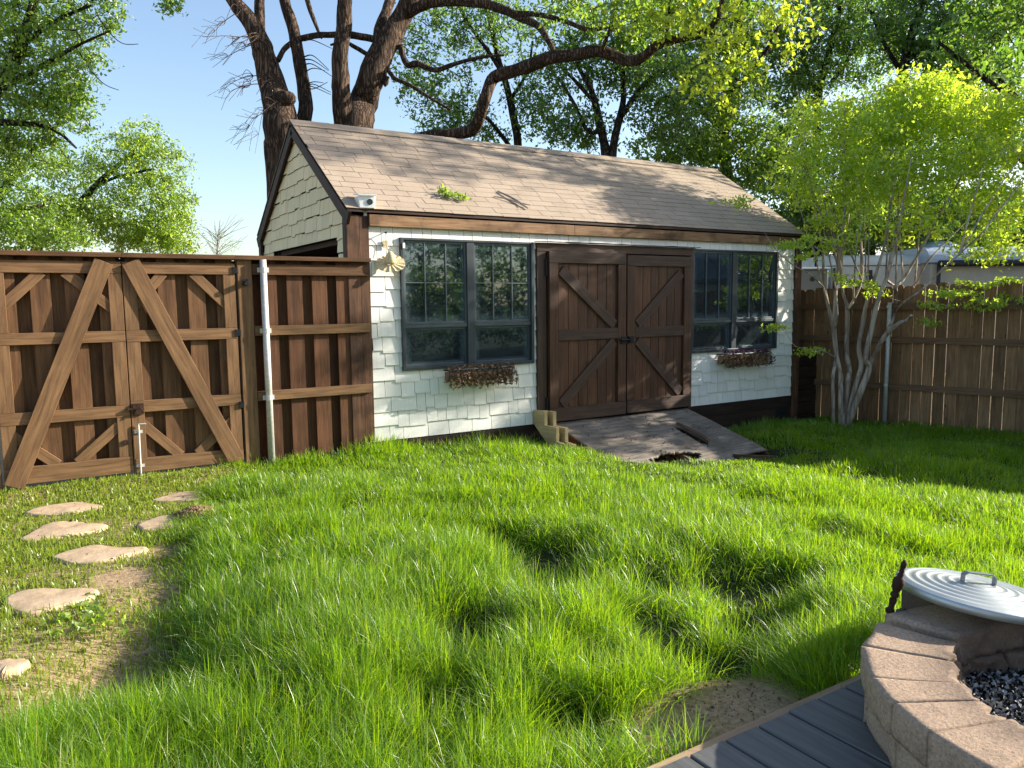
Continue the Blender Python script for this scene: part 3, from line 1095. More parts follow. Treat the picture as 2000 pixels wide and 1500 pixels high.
m.box(-.22, -.16, .05, 3.37, -.35, .55, 1)
m.build('skirt', 'dark_wood', SHED, bevel=.004)
m = MB()
m.box(6.26, 6.49, -.02, -.001, -.31, -.295).box(6.26, 6.49, -.02, -.001, -.145, -.13).box(6.26, 6.275, -.02, -.001, -.295, -.145).box(6.475, 6.49, -.02, -.001, -.295, -.145)
for k in range(6):
    z = -.285+k*.024
    m.board((6.275, -.011, z), (6.475, -.011, z), .022, .003, (0, -.6, .8))
m.build('crawl_vent', 'vent_metal', SHED)

# roof: courses of shingles over a deck
m = MB()
rg = random.Random(3)
SLEN = math.hypot(RZ-EZ, RY+.1)
for side in (0, 1):
    for k in range(17):
        s0 = k*SLEN/17
        x = -.245-rg.random()*.3
        while x < 6.735:
            wv = rg.uniform(.29, .345)
            a, b = max(x, -.245), min(x+wv-.007, 6.735)
            x += wv
            if b-a < .02:
                continue
            lift = .0095+rg.uniform(-.001, .002)
            lo = max(s0-.004+rg.uniform(-.004, .004), .046+rg.uniform(-.003, .003))
            hi = min(s0+.155, SLEN)
            p = []
            for (xx, s_, h) in ((a, lo, lift), (b, lo, lift+rg.uniform(-.001, .002)), (b, hi, .006), (a, hi, .006)):
                q = np.array([xx, -.1, EZ])+up*s_+nf*h
                if side:
                    q[1] = 2*RY-q[1]
                p.append(q)
            n_ = nf.copy()
            if side:
                n_[1] *= -1
            m.prism(p, -n_*.006)
            m.quad(p[0]-n_*.006, p[1]-n_*.006, p[1], p[0])
roof = m.build('roof', 'roof_shingle', SHED)
m = MB()
for side in (0, 1):
    a = np.array([-.24, -.055, EZ-.002]); b = np.array([6.73, -.055, EZ-.002])
    c = np.array([6.73, RY, RZ-.035]); d = np.array([-.24, RY, RZ-.035])
    pl = [a, b, c, d]
    if side:
        pl = [np.array([p[0], 2*RY-p[1], p[2]]) for p in pl][::-1]
    m.prism(pl, (0, 0, .03))
dk = m.build('roof_deck', 'rake_wood', roof)
m = MB()
x = -.25
while x < 6.70:
    e = min(x+.30, 6.72)
    for sgn in (-1, 1):
        yy = RY+sgn*.13
        q = [(x, RY, RZ+.016), (e, RY, RZ+.022), (e, yy, RZ+.022-.13*SL), (x, yy, RZ+.016-.13*SL)]
        m.prism(q if sgn < 0 else q[::-1], (0, 0, .007))
    x += .17
m.build('ridge_cap', 'roof_shingle', roof)


# windows
def window(x0, x1, ma, mb_, z0, z1, ra, rb, hor):
    m = MB(); t = .036
    m.box(x0, x0+t, -.03, .09, z0, z1, 2).box(x1-t, x1, -.03, .09, z0, z1, 2)
    m.box(x0+t, x1-t, -.03, .09, z1-t*.7, z1, 0).box(x0+t, x1-t, -.03, .09, z0, z0+t, 0)
    fr = m.build('window', 'window_metal', SHED, bevel=.004)
    MB().box(ma, mb_, -.024, .085, z0+t, z1-t*.7, 2).build('mullion', 'window_metal', fr, bevel=.003)
    for (a, b) in ((x0+t, ma), (mb_, x1-t)):
        for (lo, hi, yy) in ((rb-.03, z1-t*.7, -.008), (z0+t, ra, .012)):
            m = MB(); s_ = .024
            m.box(a+.001, a+s_, yy, yy+.04, lo, hi, 2).box(b-s_, b-.001, yy, yy+.04, lo, hi, 2)
            m.box(a+s_, b-s_, yy, yy+.04, hi-s_, hi, 0).box(a+s_, b-s_, yy, yy+.04, lo, lo+s_, 0)
            m.build('sash', 'sash_metal', fr, bevel=.002)
            g = MB()
            tl = random.uniform(-.0015, .0015)
            g.quad((a+s_, yy+.018+tl, lo+s_), (b-s_, yy+.018-tl, lo+s_), (b-s_, yy+.018-tl, hi-s_), (a+s_, yy+.018+tl, hi-s_))
            g.build('pane', 'window_glass', fr)
            if lo > z0+.2:
                m = MB()
                for q in (1, 2):
                    xx = a+(b-a)*q/3
                    m.box(xx-.004, xx+.004, yy-.002, yy+.012, lo+s_, hi-s_, 2)
                if hor:
                    zz = (lo+hi)/2
                    for q in range(3):
                        m.box(a+s_ if q == 0 else a+(b-a)*q/3+.008, b-s_ if q == 2 else a+(b-a)*(q+1)/3-.008, yy-.001, yy+.011, zz-.004, zz+.004, 0)
                m.build('muntin', 'muntin_metal', fr)
        MB().box(a+.004, b-.004, -.016, .03, ra+.002, rb-.032, 0).build('meeting_rail', 'sash_metal', fr, bevel=.002)


window(*WINS[0], True)
window(*WINS[1], False)

# doors
m = MB()
m.box(2.022, 2.15, -.03, .06, -.02, 2.0, 2).box(4.435, 4.488, -.04, .06, -.02, 2.0, 2).box(2.022, 4.488, -.036, .06, 2.002, 2.098, 0)
m.build('door_frame', 'door_frame_wood', SHED, bevel=.003)
m = MB()
n_ = 44
for k in range(n_):
    a = 2.0+2.58*k/n_; b = 2.0+2.58*(k+1)/n_
    d0, d1 = (vnoise(k*.7, 0, 61)-.5)*.02, (vnoise((k+1)*.7, 0, 61)-.5)*.02
    m.prism([(a, -.01, 2.108), (b, -.01, 2.108), (b, -.085+d1, 2.104+d1*.4), (a, -.085+d0, 2.104+d0*.4)], (0, 0, .008))
m.build('drip_cap', 'dark_wood', SHED)


def leaf(x0, x1, z0, z1, hinge_left):
    m = MB()
    n = 8
    for k in range(n):
        a = x0+(x1-x0)*k/n; b = x0+(x1-x0)*(k+1)/n
        m.box(a+.003, b-.003, -.046+random.uniform(-.002, .002), -.012, z0, z1, 2)
    d = m.build('barn_door', 'door_wood', SHED, bevel=.002)
    s_ = .125
    yb, yf = -.0475, -.074
    inner = x1-s_ if hinge_left else x0+s_
    MB().box(x0, x0+s_, yf, yb, z0+.16, z1-.135, 2).build('stile', 'door_wood', d, bevel=.003)
    MB().box(x1-s_, x1, yf, yb, z0+.16, z1-.135, 2).build('stile', 'door_wood', d, bevel=.003)
    MB().box(x0-.004, x1-.004, yf-.004, yb, z1-.132, z1, 0).build('rail', 'door_frame_wood', d, bevel=.003)
    MB().box(x0+.002, x1+.002, yf-.004, yb, z0, z0+.157, 0).build('rail', 'door_frame_wood', d, bevel=.003)
    zm = 1.03
    MB().box(x0+s_+.002, x1-s_-.002, yf, yb, zm-.065, zm+.065, 0).build('rail', 'door_frame_wood', d, bevel=.003)
    oa, ob = (x0+s_+.045, x1-s_-.05) if hinge_left else (x1-s_-.045, x0+s_+.05)
    for (za, zb) in ((z1-.21, zm+.10), (z0+.20, zm-.10)):
        MB().board((oa, -.0595, za), (ob, -.0595, zb), .125, .021, (0, -1, 0)).build('brace', 'door_frame_wood', d, bevel=.003)
    hx = x0-.016 if hinge_left else x1+.016
    if hinge_left:
        for hz in (1.82, .2):
            h = MB().box(hx-.022, hx+.012, -.052, -.032, hz-.1, hz+.1)
            for q in (-.06, 0, .06):
                h.lathe([(.008, 0), (.008, .006)], (hx-.006, -.052, hz+q), (0, -1, 0), 8)
            h.build('hinge', 'dark_metal', d)
    return d


dl = leaf(2.165, 3.318, .012, 2.0, True)
dr = leaf(3.338, 4.43, .018, 1.985, False)
m = MB()
m.box(3.235, 3.315, -.094, -.0785, .895, .985).box(3.20, 3.26, -.10, -.0935, .92, .965)
m.tube([(3.215, -.105, .943), (3.40, -.105, .943)], .010, 8)
m.build('latch', 'dark_metal', dl, bevel=.002)
m = MB()
m.box(3.345, 3.43, -.094, -.0745, .90, .985).box(3.35, 3.39, -.118, -.0935, .92, .968)
m.build('latch', 'dark_metal', dr, bevel=.002)

# things fixed on or hung from the shed -------------------------------------
# camera housing on the roof corner
c = thing('security_camera', 'white boxy security camera on the left eave corner of the shed roof', 'camera', (-.02, -.02, 2.40))
yaw = R_(-8)
ex = np.array([math.cos(yaw), math.sin(yaw), 0]); ey = np.array([-math.sin(yaw), math.cos(yaw), 0]); ez = np.array([0, 0, 1.])
o = np.array([-.035, -.075, 2.365])
hw = .088
pr = [(-hw*.86, 0), (hw*.86, 0), (hw, .12), (-hw, .12)]
m = MB()
m.prism([o+ex*a+ez*b for a, b in pr], ey*.17)
m.build('housing', 'white_plastic', c, bevel=.006)
m = MB()
m.prism([o-ey*.022+ez*.122+ex*a for a in (-hw-.006,)]+[o-ey*.022+ez*.122+ex*(hw+.006), o+ey*.18+ez*.148+ex*(hw+.006), o+ey*.18+ez*.148-ex*(hw+.006)], ez*.012)
m.build('lid', 'white_plastic', c, bevel=.003)
m = MB().lathe([(.030, 0), (.030, .006), (.024, .006), (.022, .001)], o+ex*.028+ez*.062-ey*.001, -ey, 24)
m.build('lens', 'black_glass', c)
MB().tube([o+ey*.09+ez*.0, o+ey*.09-ez*.075], .02, 10).build('mount', 'white_plastic', c)

# straw ornament with its nail
c = thing('wall_ornament', 'pale straw hat shaped ornament hung on the shingles beside the left window', 'ornament', (.19, -.06, 1.8))
m = MB()
k = 30
ctr = np.array([.195, -.075, 1.835]); an = np.array([-.25, -.74, .62]); an /= np.linalg.norm(an)
a_ = np.cross(an, (0, 0, 1)); a_ /= np.linalg.norm(a_); b_ = np.cross(an, a_)
for i in range(k):
    q0, q1 = 2*math.pi*i/k, 2*math.pi*(i+1)/k
    w_ = .012*(i % 2)
    f = lambda q, r, h: ctr+(math.cos(q)*a_*1.05+math.sin(q)*b_*.82)*r+an*h
    m.prism([f(q0, .045, .0), f(q0, .145, -.018+w_), f(q1, .145, -.018+.012-w_), f(q1, .045, .0)], an*.006)
m.build('brim', 'ornament_straw', c)
MB().lathe([(.062, 0), (.058, .03), (.044, .075), (.022, .11), (.006, .12)], ctr, an*.55+np.array([0, 0, .8]), 18).build('crown', 'ornament_straw', c, smooth=True)
m = MB().tube([(.17, .0, 2.14), (.168, -.05, 2.135)], .005, 6)
m.lathe([(.011, 0), (.011, .006)], (.168, -.05, 2.135), (0, -1, 0), 8)
m.tube([(.168, -.045, 2.13), (.175, -.03, 2.02), (.19, -.05, 1.94)], .0025, 5)
m.build('nail', 'dark_metal', c)
MB().box(.145, .20, -.021, -.014, 1.985, 2.06).build('tag', 'ornament_straw', c)
o_ = MB().box(.352, .378, -.045, -.031, 1.985, 2.04).build('window_sensor', 'white_plastic', None, bevel=.003)
tag(o_, 'tiny white plastic sensor stuck on the top left of the left window frame', 'sensor')


def window_box(label, x0, x1, z, mat2):
    c = thing('window_box', label, 'planter', ((x0+x1)/2, -.1, z-.15), 'planters under the shed windows')
    m = MB()
    m.tube([(x0, -.03, z), (x0, -.16, z), (x1, -.16, z), (x1, -.03, z)], .008, 6)
    n = 13
    for k in range(n):
        x = x0+(x1-x0)*k/(n-1)
        m.tube([(x, -.16, z), (x, -.15, z-.08), (x, -.10, z-.13), (x, -.03, z-.13)], .004, 5)
    m.tube([(x0, -.155, z-.06), (x1, -.155, z-.06)], .004, 5)
    m.build('basket', 'dark_metal', c)
    m = MB()
    pf = [(-.035, -.02), (-.15, -.02), (-.143, -.08), (-.095, -.122), (-.035, -.122)]
    m.prism([(x0+.01, a, z+b) for a, b in pf], (x1-x0-.02, 0, 0))
    m.build('liner', 'dry_leaves', c)
    n = 900
    q = rng.random(n)
    x = x0+(x1-x0)*rng.random(n)
    clump = np.round((x-x0)/.075)*.075+x0
    x = x*.35+clump*.65+rng.normal(0, .01, n)
    hang = rng.random(n)**.8
    pts = np.stack([x, -.165-.03*rng.random(n)-.02*np.sin(hang*3), z-.01-.165*hang+.03*rng.normal(0, .4, n)], -1)
    leaves(pts, .006, 1, .042, 'dead_plant', 'dry_leaves', c, aspect=.42)
    pts = np.stack([x0+(x1-x0)*rng.random(240), -.10-.07*rng.random(240), z+.015+.03*rng.random(240)], -1)
    leaves(pts, .006, 1, .038, 'dead_plant', mat2, c, aspect=.5)
    return c


window_box('wire window planter of dry brown plants under the left window', .80, 1.62, .70, 'dry_leaves')
window_box('wire window planter of dry plants with purple bits under the right window', 4.97, 5.92, .685, 'purple_dry')


def onroof(x, y, h=.02):
    return np.array([x, y, EZ+SL*(y+.1)])+nf*h


c = thing('leafy_sprig', 'fresh green leafy sprig lying on the tan roof', 'fallen sprig', onroof(1.05, .25))
m = MB(); ctrs = []
for (x, y, n) in ((1.0, .27, 34), (1.06, .24, 20), (1.17, .22, 24)):
    for k in range(n):
        ctrs.append(onroof(x+rng.normal(0, .035), y+rng.normal(0, .035), .035+abs(rng.normal(0, .025))))
m.tube([onroof(.88, .2), onroof(1.0, .26, .03), onroof(1.1, .23, .03), onroof(1.2, .2, .025)], .005, 5)
m.build('stem', 'dead_twig', c)
leaves(np.array(ctrs), .008, 2, .05, 'leaves', 'leaf_bright', c)
c = thing('fallen_twig', 'broken dry twig with a fork lying on the roof near the middle', 'twig', onroof(1.95, .25))
m = MB()
m.tube([onroof(1.79, .45, .02), onroof(1.87, .32, .035), onroof(1.93, .22, .035), onroof(1.98, .10, .03)], [.009, .013, .013, .008], 6)
m.tube([onroof(1.66, .33, .02), onroof(1.80, .27, .035), onroof(1.92, .2, .035), onroof(2.03, .14, .05)], [.005, .009, .01, .005], 6)
m.tube([onroof(1.93, .22, .03), onroof(1.94, .12, .05)], [.008, .004], 6)
m.build('branch', 'dead_twig', c)

# ------------------------------------------------------------------ ramp
c = thing('plywood_ramp', 'weathered plywood ramp with broken holed front edge below the shed doors', 'ramp', (3.3, -.7, -.35))
RS = .262
nx_, ny_ = 150, 100
X = np.linspace(2.24, 4.43, nx_+1); Y = np.linspace(-.006, -1.46, ny_+1)
gx_, gy_ = np.meshgrid(X, Y)
gz_ = RS*gy_-.006+(vnoise(gx_*4, gy_*4, 71)-.5)*.012-.02*sstep(-1.1, -1.5, gy_)*(vnoise(gx_*3, gy_*3, 73))
cxm = (gx_[:-1, :-1]+gx_[1:, 1:])/2; cym = (gy_[:-1, :-1]+gy_[1:, 1:])/2
nz = (vnoise(cxm*9, cym*9, 75)-.5)*.5+(vnoise(cxm*26, cym*26, 76)-.5)*.35
hole = ((cxm-3.06)/.36)**2+((cym+1.215)/.125)**2+nz < 1
hole |= (cxm > 3.80) & (cym < -1.36+.5*nz*.06)
hole |= cym < -1.44+nz*.05
hole |= (np.abs(cxm-3.76+(cym+.75)*-.02) < .055*sstep(-.45, -.6, cym)*sstep(-1.06, -.98, cym)+.0) & (cym < -.48)
fi = np.arange((nx_+1)*(ny_+1)).reshape(ny_+1, nx_+1)
Q = np.stack([fi[:-1, :-1], fi[1:, :-1], fi[1:, 1:], fi[:-1, 1:]], -1)[~hole]
V1 = np.stack([gx_, gy_, gz_], -1).reshape(-1, 3)
o = npmesh('sheet', V1, [Q], 'ramp_wood', parent=c)
uvl = o.data.uv_layers.new(name='UVMap')
vi = np.zeros(len(o.data.loops), np.int32); o.data.loops.foreach_get('vertex_index', vi)
uvl.data.foreach_set('uv', np.stack([V1[vi, 0], V1[vi, 1]], -1).astype(np.float32).ravel())
s_ = o.modifiers.new('thick', 'SOLIDIFY'); s_.thickness = .022; s_.offset = -1
for xx in (2.262, 4.41):
    MB().prism([(xx-.018, -.02, -.04), (xx-.018, -1.40, RS*-1.40-.04), (xx-.018, -1.40, -.50), (xx-.018, -.02, -.34)], (.036, 0, 0)).build('side_board', 'picket_wood', c)
for xx in (2.75, 3.3, 3.9):
    MB().board((xx, -.05, -.1), (xx, -1.36, RS*-1.36-.1), .1, .04, (1, 0, 0)).build('joist', 'broken_wood', c)
MB().board((2.72, -1.17, -.36), (3.05, -1.42, -.40), .05, .02, (0, 0, 1)).build('splinter', 'broken_wood', c)
MB().board((3.85, -1.36, -.37), (4.35, -1.52, -.42), .05, .03, (0, 0, 1)).build('splinter', 'broken_wood', c)
m = MB()
pts = [(3.815, -.47), (3.85, -.70), (3.845, -.93), (3.80, -1.03), (3.76, -1.05), (3.78, -.92), (3.775, -.72), (3.765, -.5)]
m.prism([(a, b, RS*b+.022+.05*(a-3.72)) for a, b in pts], (0, 0, .012))
o = m.build('loose_strip', 'broken_wood', None)
tag(o, 'split strip of brown wood lifting from the right half of the ramp', 'wood strip')
# plywood crumbs, leaves on the ramp
n = 130
x = rng.uniform(2.4, 4.3, n); y = rng.uniform(-1.25, -.05, n)
o = leaves(np.stack([x, y, RS*y+.006], -1), .004, 1, .028, 'leaf_litter', 'dry_leaves', None, aspect=.5)
tag(o, 'dry leaf litter scattered over the plywood ramp', 'leaf litter', kind='stuff')

# new pine stair stringers
c = thing('pine_stringers', 'pale new pine stair stringers leaning between the left siding and the ramp', 'stair stringer', (2.0, -.4, -.3))
SP = [(-.012, .168), (-.24, .18), (-.24, .016), (-.47, .02), (-.47, -.14), (-.62, -.15), (-.62, -.28), (-.46, -.30), (-.2, -.125), (-.012, .01)]
for k, xx in enumerate((1.965, 2.075)):
    MB().prism([(xx, a-(.02 if k else 0), b-(.012 if k else 0)) for a, b in SP], (.045, 0, 0)).build('stringer', 'new_pine', c, bevel=.003)
o = MB().board((1.95, -.70, -.215), (2.22, -.80, -.215), .10, .075, (0, 0, 1)).build('pine_block', 'new_pine', None, bevel=.004)
tag(o, 'short pale pine block lying in the grass at the foot of the stringers', 'wood block')

# ------------------------------------------------------------------ left gate and fence
YF = -.05                      # front face of the rails


def picks(m, x0, x1, z0, z1, wf=.145, pitch=.245, first=.03):
    x = x0+first
    while x < x1-.03:
        e = min(x+wf, x1)
        m.box(x, e, -.0085+random.uniform(-.002, .002), .0085, z0+random.uniform(-.01, .01), z1, 2)
        x += pitch
    x = x0+first+wf-.02-pitch
    while x < x1-.02:
        a, e = max(x, x0), min(x+pitch-wf+.045, x1)
        if e-a > .03:
            m.box(a, e, .052, .069, z0, z1, 2)
        x += pitch


def cap(label_parent, x0, x1):
    MB().box(x0, x1, YF-.045, .09, 1.835, 1.874, 0).build('cap', 'gate_wood', label_parent, bevel=.003)


def gate_leaf(label, x0, x1, d0, d1, knees, zs):
    c = thing('gate_leaf', label, 'gate', ((x0+x1)/2, 0, -.05), 'leaves of the double gate')
    m = MB(); picks(m, x0, x1, .02, 1.85); m.box(x1-.04, x1+.035, .072, .09, .02, 1.83, 2); m.build('picket_panel', 'gate_wood', c)
    cap(c, x0-.005, x1+.002)
    for (za, zb) in zs:
        MB().box(x0, x1, YF, -.011, za, zb, 0).build('rail', 'gate_frame_wood', c, bevel=.003)
    zz = [zs[0][0]] + []
    rl = sorted(zs)
    for (a, b) in ((x0, x0+.105), (x1-.105, x1)):
        for i in range(len(rl)-1):
            MB().box(a, b, YF+.003, -.011, rl[i][1]+.001, rl[i+1][0]-.001, 2).build('stile', 'gate_frame_wood', c, bevel=.003)
    MB().board((d0[0], YF-.0135, d0[1]), (d1[0], YF-.0135, d1[1]), .145, .026, (0, -1, 0)).build('brace', 'gate_frame_wood', c, bevel=.003)
    for (p, q) in knees:
        MB().board((p[0], -.024, p[1]), (q[0], -.024, q[1]), .085, .025, (0, -1, 0)).build('knee_brace', 'gate_frame_wood', c, bevel=.003)
    return c


ZS = [(-.02, .12), (.47, .57), (1.12, 1.215), (1.70, 1.80)]
X0, X1 = -3.20, -2.257
g1 = gate_leaf('left leaf of the brown wooden gate, its long brace rising to the right', X0, X1, (-3.14, -.03), (-2.385, 1.80),
               [((X0+.08, 1.43), (X0+.36, 1.71)), ((X1-.42, 1.71), (X1-.08, 1.40)), ((X0+.08, .38), (X0+.38, .11)), ((X1-.42, .11), (X1-.09, .40))], ZS)
ZS2 = [(-.03, .09), (.50, .60), (1.115, 1.215), (1.70, 1.80)]
X0, X1 = -2.249, -1.325
g2 = gate_leaf('right leaf of the brown gate, its long brace falling to the right, with drop rod', X0, X1, (-2.185, 1.80), (-1.40, .0),
               [((X0+.08, 1.42), (X0+.32, 1.71)), ((X1-.36, 1.71), (X1-.08, 1.42)), ((X0+.08, .40), (X0+.38, .08)), ((X1-.40, .08), (X1-.08, .36))], ZS2)
m = MB().tube([(-2.20, YF-.018, .40), (-2.205, YF-.018, -.12)], .008, 8)
m.box(-2.235, -2.17, YF-.012, YF+.002, .32, .345).box(-2.235, -2.17, YF-.012, YF+.002, .02, .045)
m.tube([(-2.20, YF-.018, .40), (-2.14, YF-.03, .40)], .007, 8)
m.build('drop_rod', 'galvanised', g2)
m = MB().box(-2.235, -2.15, YF-.02, YF+.002, .475-.05+.06, .475+.045+.06).box(-2.28, -2.236, YF-.03, YF-.006, .52, .545)
m.tube([(-2.25, YF-.03, .53), (-2.18, YF-.035, .55), (-2.16, YF-.05, .51)], .007, 8)
m.build('latch', 'rusty_iron', g2)
MB().box(-2.32, -2.262, YF-.02, YF-.0005, .24, .27).build('latch', 'rusty_iron', g1)
for z in (.5, 1.17, 1.74):
    MB().box(-1.345, -1.30, YF-.012, YF-.001, z-.03, z+.03).build('hinge', 'dark_metal', g2)

c = thing('board_fence', 'brown board on board fence panel between the gate and the shed corner', 'fence', (-.7, 0, -.05))
m = MB(); picks(m, -1.15, -.12, -.06, 1.85, .15, .245, .06); m.build('picket_panel', 'picket_wood', c)
MB().box(-.135, -.032, -.0095, .010, -.06, 1.69, 2).build('end_board', 'picket_wood', c, bevel=.002)
for (a, b) in ((.52, .61), (1.135, 1.225), (1.70, 1.80)):
    MB().box(-1.17, -.028, YF, -.011, a, b, 0).build('rail', 'gate_frame_wood' if a < 1.5 else 'gate_wood', c, bevel=.003)
MB().box(-1.305, -1.175, YF-.005, .06, -.2, 1.838, 2).build('post', 'gate_frame_wood', c, bevel=.004)
cap(c, -1.33, -.018)
c = thing('steel_post', 'pale galvanised steel pole standing in front of the left fence panel', 'post', (-1.06, -.09, -.12))
MB().tube([(-1.075, -.088, -.15), (-1.078, -.088, 1.838)], .030, 16).build('pole', 'galvanised', c, smooth=True)
for z in (.55, 1.18, 1.745):
    m = MB().box(-1.125, -1.02, -.0615, -.0515, z-.022, z+.022)
    m.lathe([(.034, -.022), (.034, .022)], (-1.076, -.088, z), (0, 0, 1), 16)
    m.build('clamp', 'galvanised', c)
m = MB().lathe([(.02, 0), (.026, .01), (.026, .05), (.02, .055)], (-1.24, -.12, 1.62), (0, 1, 0), 14)
m.box(-1.26, -1.22, -.07, -.056, 1.60, 1.66)
o = m.build('fence_lamp', 'dark_metal', None)
tag(o, 'small dark round fitting at the top of the wooden gate post', 'fitting')
c = thing('board_fence', 'brown board fence panel running on to the left of the gate', 'fence', (-4.3, 0, -.05))
m = MB(); picks(m, -5.6, -3.36, -.06, 1.85); m.build('picket_panel', 'gate_wood', c)
for (a, b) in ((.47, .57), (1.12, 1.215), (1.70, 1.80)):
    MB().box(-5.6, -3.36, YF, -.011, a, b, 0).build('rail', 'gate_frame_wood', c)
MB().box(-3.345, -3.22, YF-.005, .06, -.2, 1.82, 2).build('post', 'gate_frame_wood', c)
cap(c, -5.6, -3.21)

# ------------------------------------------------------------------ right fence
c = thing('picket_fence', 'tall brown picket fence in shade with sunlight leaking through its gaps on the right', 'fence', (8.0, -2, -.4))
fd = np.array([FD[0], FD[1], 0]); fn = np.array([FN[0], FN[1], 0]); f0 = np.array([FA[0], FA[1], 0])
m = MB(); s_ = -4.6; rg = random.Random(5)
while s_ < 9.5:
    wv = rg.uniform(.132, .142)
    tilt = rg.uniform(-.0022, .0022)
    top = 1.60+rg.uniform(-.02, .02)+.02*math.sin(s_*1.3)
    b0 = f0+fd*s_-fn*.001; h = wv/2
    pf = lambda a, z: b0+fd*(a+h+tilt*(z-.6)*1.5)+np.array([0, 0, z])
    off = -fn*rg.uniform(0, .004)
    pl = [pf(-h, -.55), pf(h, -.55), pf(h, top-.035), pf(h*.72, top-.006), pf(h*.3, top), pf(-h*.3, top), pf(-h*.72, top-.006), pf(-h, top-.035)]
    k0 = len(m.f)
    m.prism([q+off for q in pl], -fn*.016)
    for i in range(k0, len(m.f)):       # grain runs up the pickets
        m.uv[i] = tuple((b, a) for a, b in m.uv[i])
    s_ += wv+(rg.choice([.002, .003, .003, .004, .006, .010]) if s_ > -.1 else rg.choice([.002, .003, .004]))
m.build('picket_panel', 'fence_wood', c)
for z in (1.30, .82, .14):
    for (a, b) in ((-4.6, -.05), (-.045, 2.4), (2.405, 4.85), (4.855, 9.5)):
        p0 = f0+fd*a+fn*.021+np.array([0, 0, z]); p1 = f0+fd*b+fn*.021+np.array([0, 0, z])
        MB().board(p0, p1, .088, .038, fn).build('rail', 'rail_wood', c)
c = thing('steel_post', 'grey steel fence pole leaning on the right picket fence behind the bare stems', 'post', (7.56, -.83, -.42))
b = f0+fn*.075
MB().tube([b+np.array([0, 0, -.45]), b+fd*.01+np.array([0, 0, 1.36])], .03, 14).build('pole', 'galvanised', c, smooth=True)
for z in (.16, .82, 1.3):
    MB().lathe([(.034, -.02), (.034, .02)], b+np.array([0, 0, z]), (0, 0, 1), 14).build('clamp', 'galvanised', c)
c = thing('plank_screen', 'dark horizontal planks closing the gap between shed corner and picket fence', 'fence', (7.05, .2, -.4))
m = MB()
for k in range(6):
    m.box(6.75, 7.40, .16+.004*(k % 2), .20, -.52+k*.185, -.345+k*.185, 0)
m.build('plank', 'dark_wood', c, bevel=.004)

# ------------------------------------------------------------------ deck
c = thing('wooden_deck', 'dark grey painted timber deck in the lower right corner', 'deck', (0, -6.5, -.1))
x = -2.22; k = 0
rg = random.Random(8)
while x < 2.7:
    y0 = -9.5
    MB().box(x, x+.148, y0, -5.748+rg.uniform(-.006, .006), -.03, rg.uniform(-.002, .002), 1).build('board', 'deck_paint', c, bevel=.004)
    x += .158
MB().box(-2.22, 2.7, -5.742, -5.70, -.16, -.022, 0).build('edge_trim', 'edge_board', c, bevel=.004)
m = MB()
for y in (-6.0, -6.6, -7.2, -7.8):
    m.box(-2.2, 2.68, y, y+.04, -.14, -.032, 0)
m.build('joist', 'dark_wood', c)

# ------------------------------------------------------------------ fire pit
PC = np.array([-.15, -6.55, 0.0])
PIT = thing('fire_pit', 'round fire pit ring of tan concrete wall blocks with sooty inside', 'fire pit', PC)


def pit_block(a0, a1, r0, r1, z0, z1, seed, rough=.012, chord=True):
    na, nr, nzz = 14, 10, 6
    A0 = np.array([math.cos(a0), math.sin(a0)]); A1 = np.array([math.cos(a1), math.sin(a1)])
    key = {}; V_ = []; F_ = []

    def pt(i, j, k):
        if (i, j, k) in key:
            return key[(i, j, k)]
        t, r, h = i/na, r0+(r1-r0)*j/nr, z0+(z1-z0)*k/nzz
        d = A0*(1-t)+A1*t
        p = np.array([d[0]*r, d[1]*r, h])
        e = 1 if (i in (0, na)) else 0
        nn = lambda s, f: float(vnoise(p[0]*f+p[2]*f*.7+seed, p[1]*f-p[2]*f*.9+seed*2.3, 81+s)-.5)
        inner = max(0, 1-j/3.0)
        outer = max(0, 1-(nr-j)/1.0)
        q = p.copy()
        disp = nn(0, 14)*rough*1.4+nn(1, 40)*rough*.9
        q[:2] += d*(disp*inner*3.6+disp*outer*.6)
        q[2] += (nn(2, 12)*.003+nn(3, 45)*.002)*(1 if k == nzz else 0)
        # worn edges
        ed = (i in (0, na))+(j in (0, nr))+(k in (0, nzz))
        if ed >= 2:
            c_ = np.array([(A0+A1)[0]/2*(r0+r1)/2, (A0+A1)[1]/2*(r0+r1)/2, (z0+z1)/2])
            v = c_-q
            q += v/np.linalg.norm(v)*(.0022 if ed == 2 else .005)*(.6+nn(4, 30)+.5)
        key[(i, j, k)] = len(V_); V_.append(q+PC)
        return key[(i, j, k)]
    for i in range(na):
        for j in range(nr):
            F_.append((pt(i, j, nzz), pt(i, j+1, nzz), pt(i+1, j+1, nzz), pt(i+1, j, nzz)))
            F_.append((pt(i, j, 0), pt(i+1, j, 0), pt(i+1, j+1, 0), pt(i, j+1, 0)))
    for i in range(na):
        for k in range(nzz):
            F_.append((pt(i, 0, k), pt(i, 0, k+1), pt(i+1, 0, k+1), pt(i+1, 0, k)))
            F_.append((pt(i, nr, k), pt(i+1, nr, k), pt(i+1, nr, k+1), pt(i, nr, k+1)))
    for j in range(nr):
        for k in range(nzz):
            F_.append((pt(0, j, k), pt(0, j+1, k), pt(0, j+1, k+1), pt(0, j, k+1)))
            F_.append((pt(na, j, k), pt(na, j, k+1), pt(na, j+1, k+1), pt(na, j+1, k)))
    F_ = np.array(F_)[:, ::-1]
    return npmesh('block', np.array(V_), [F_], 'pit_block', parent=PIT)


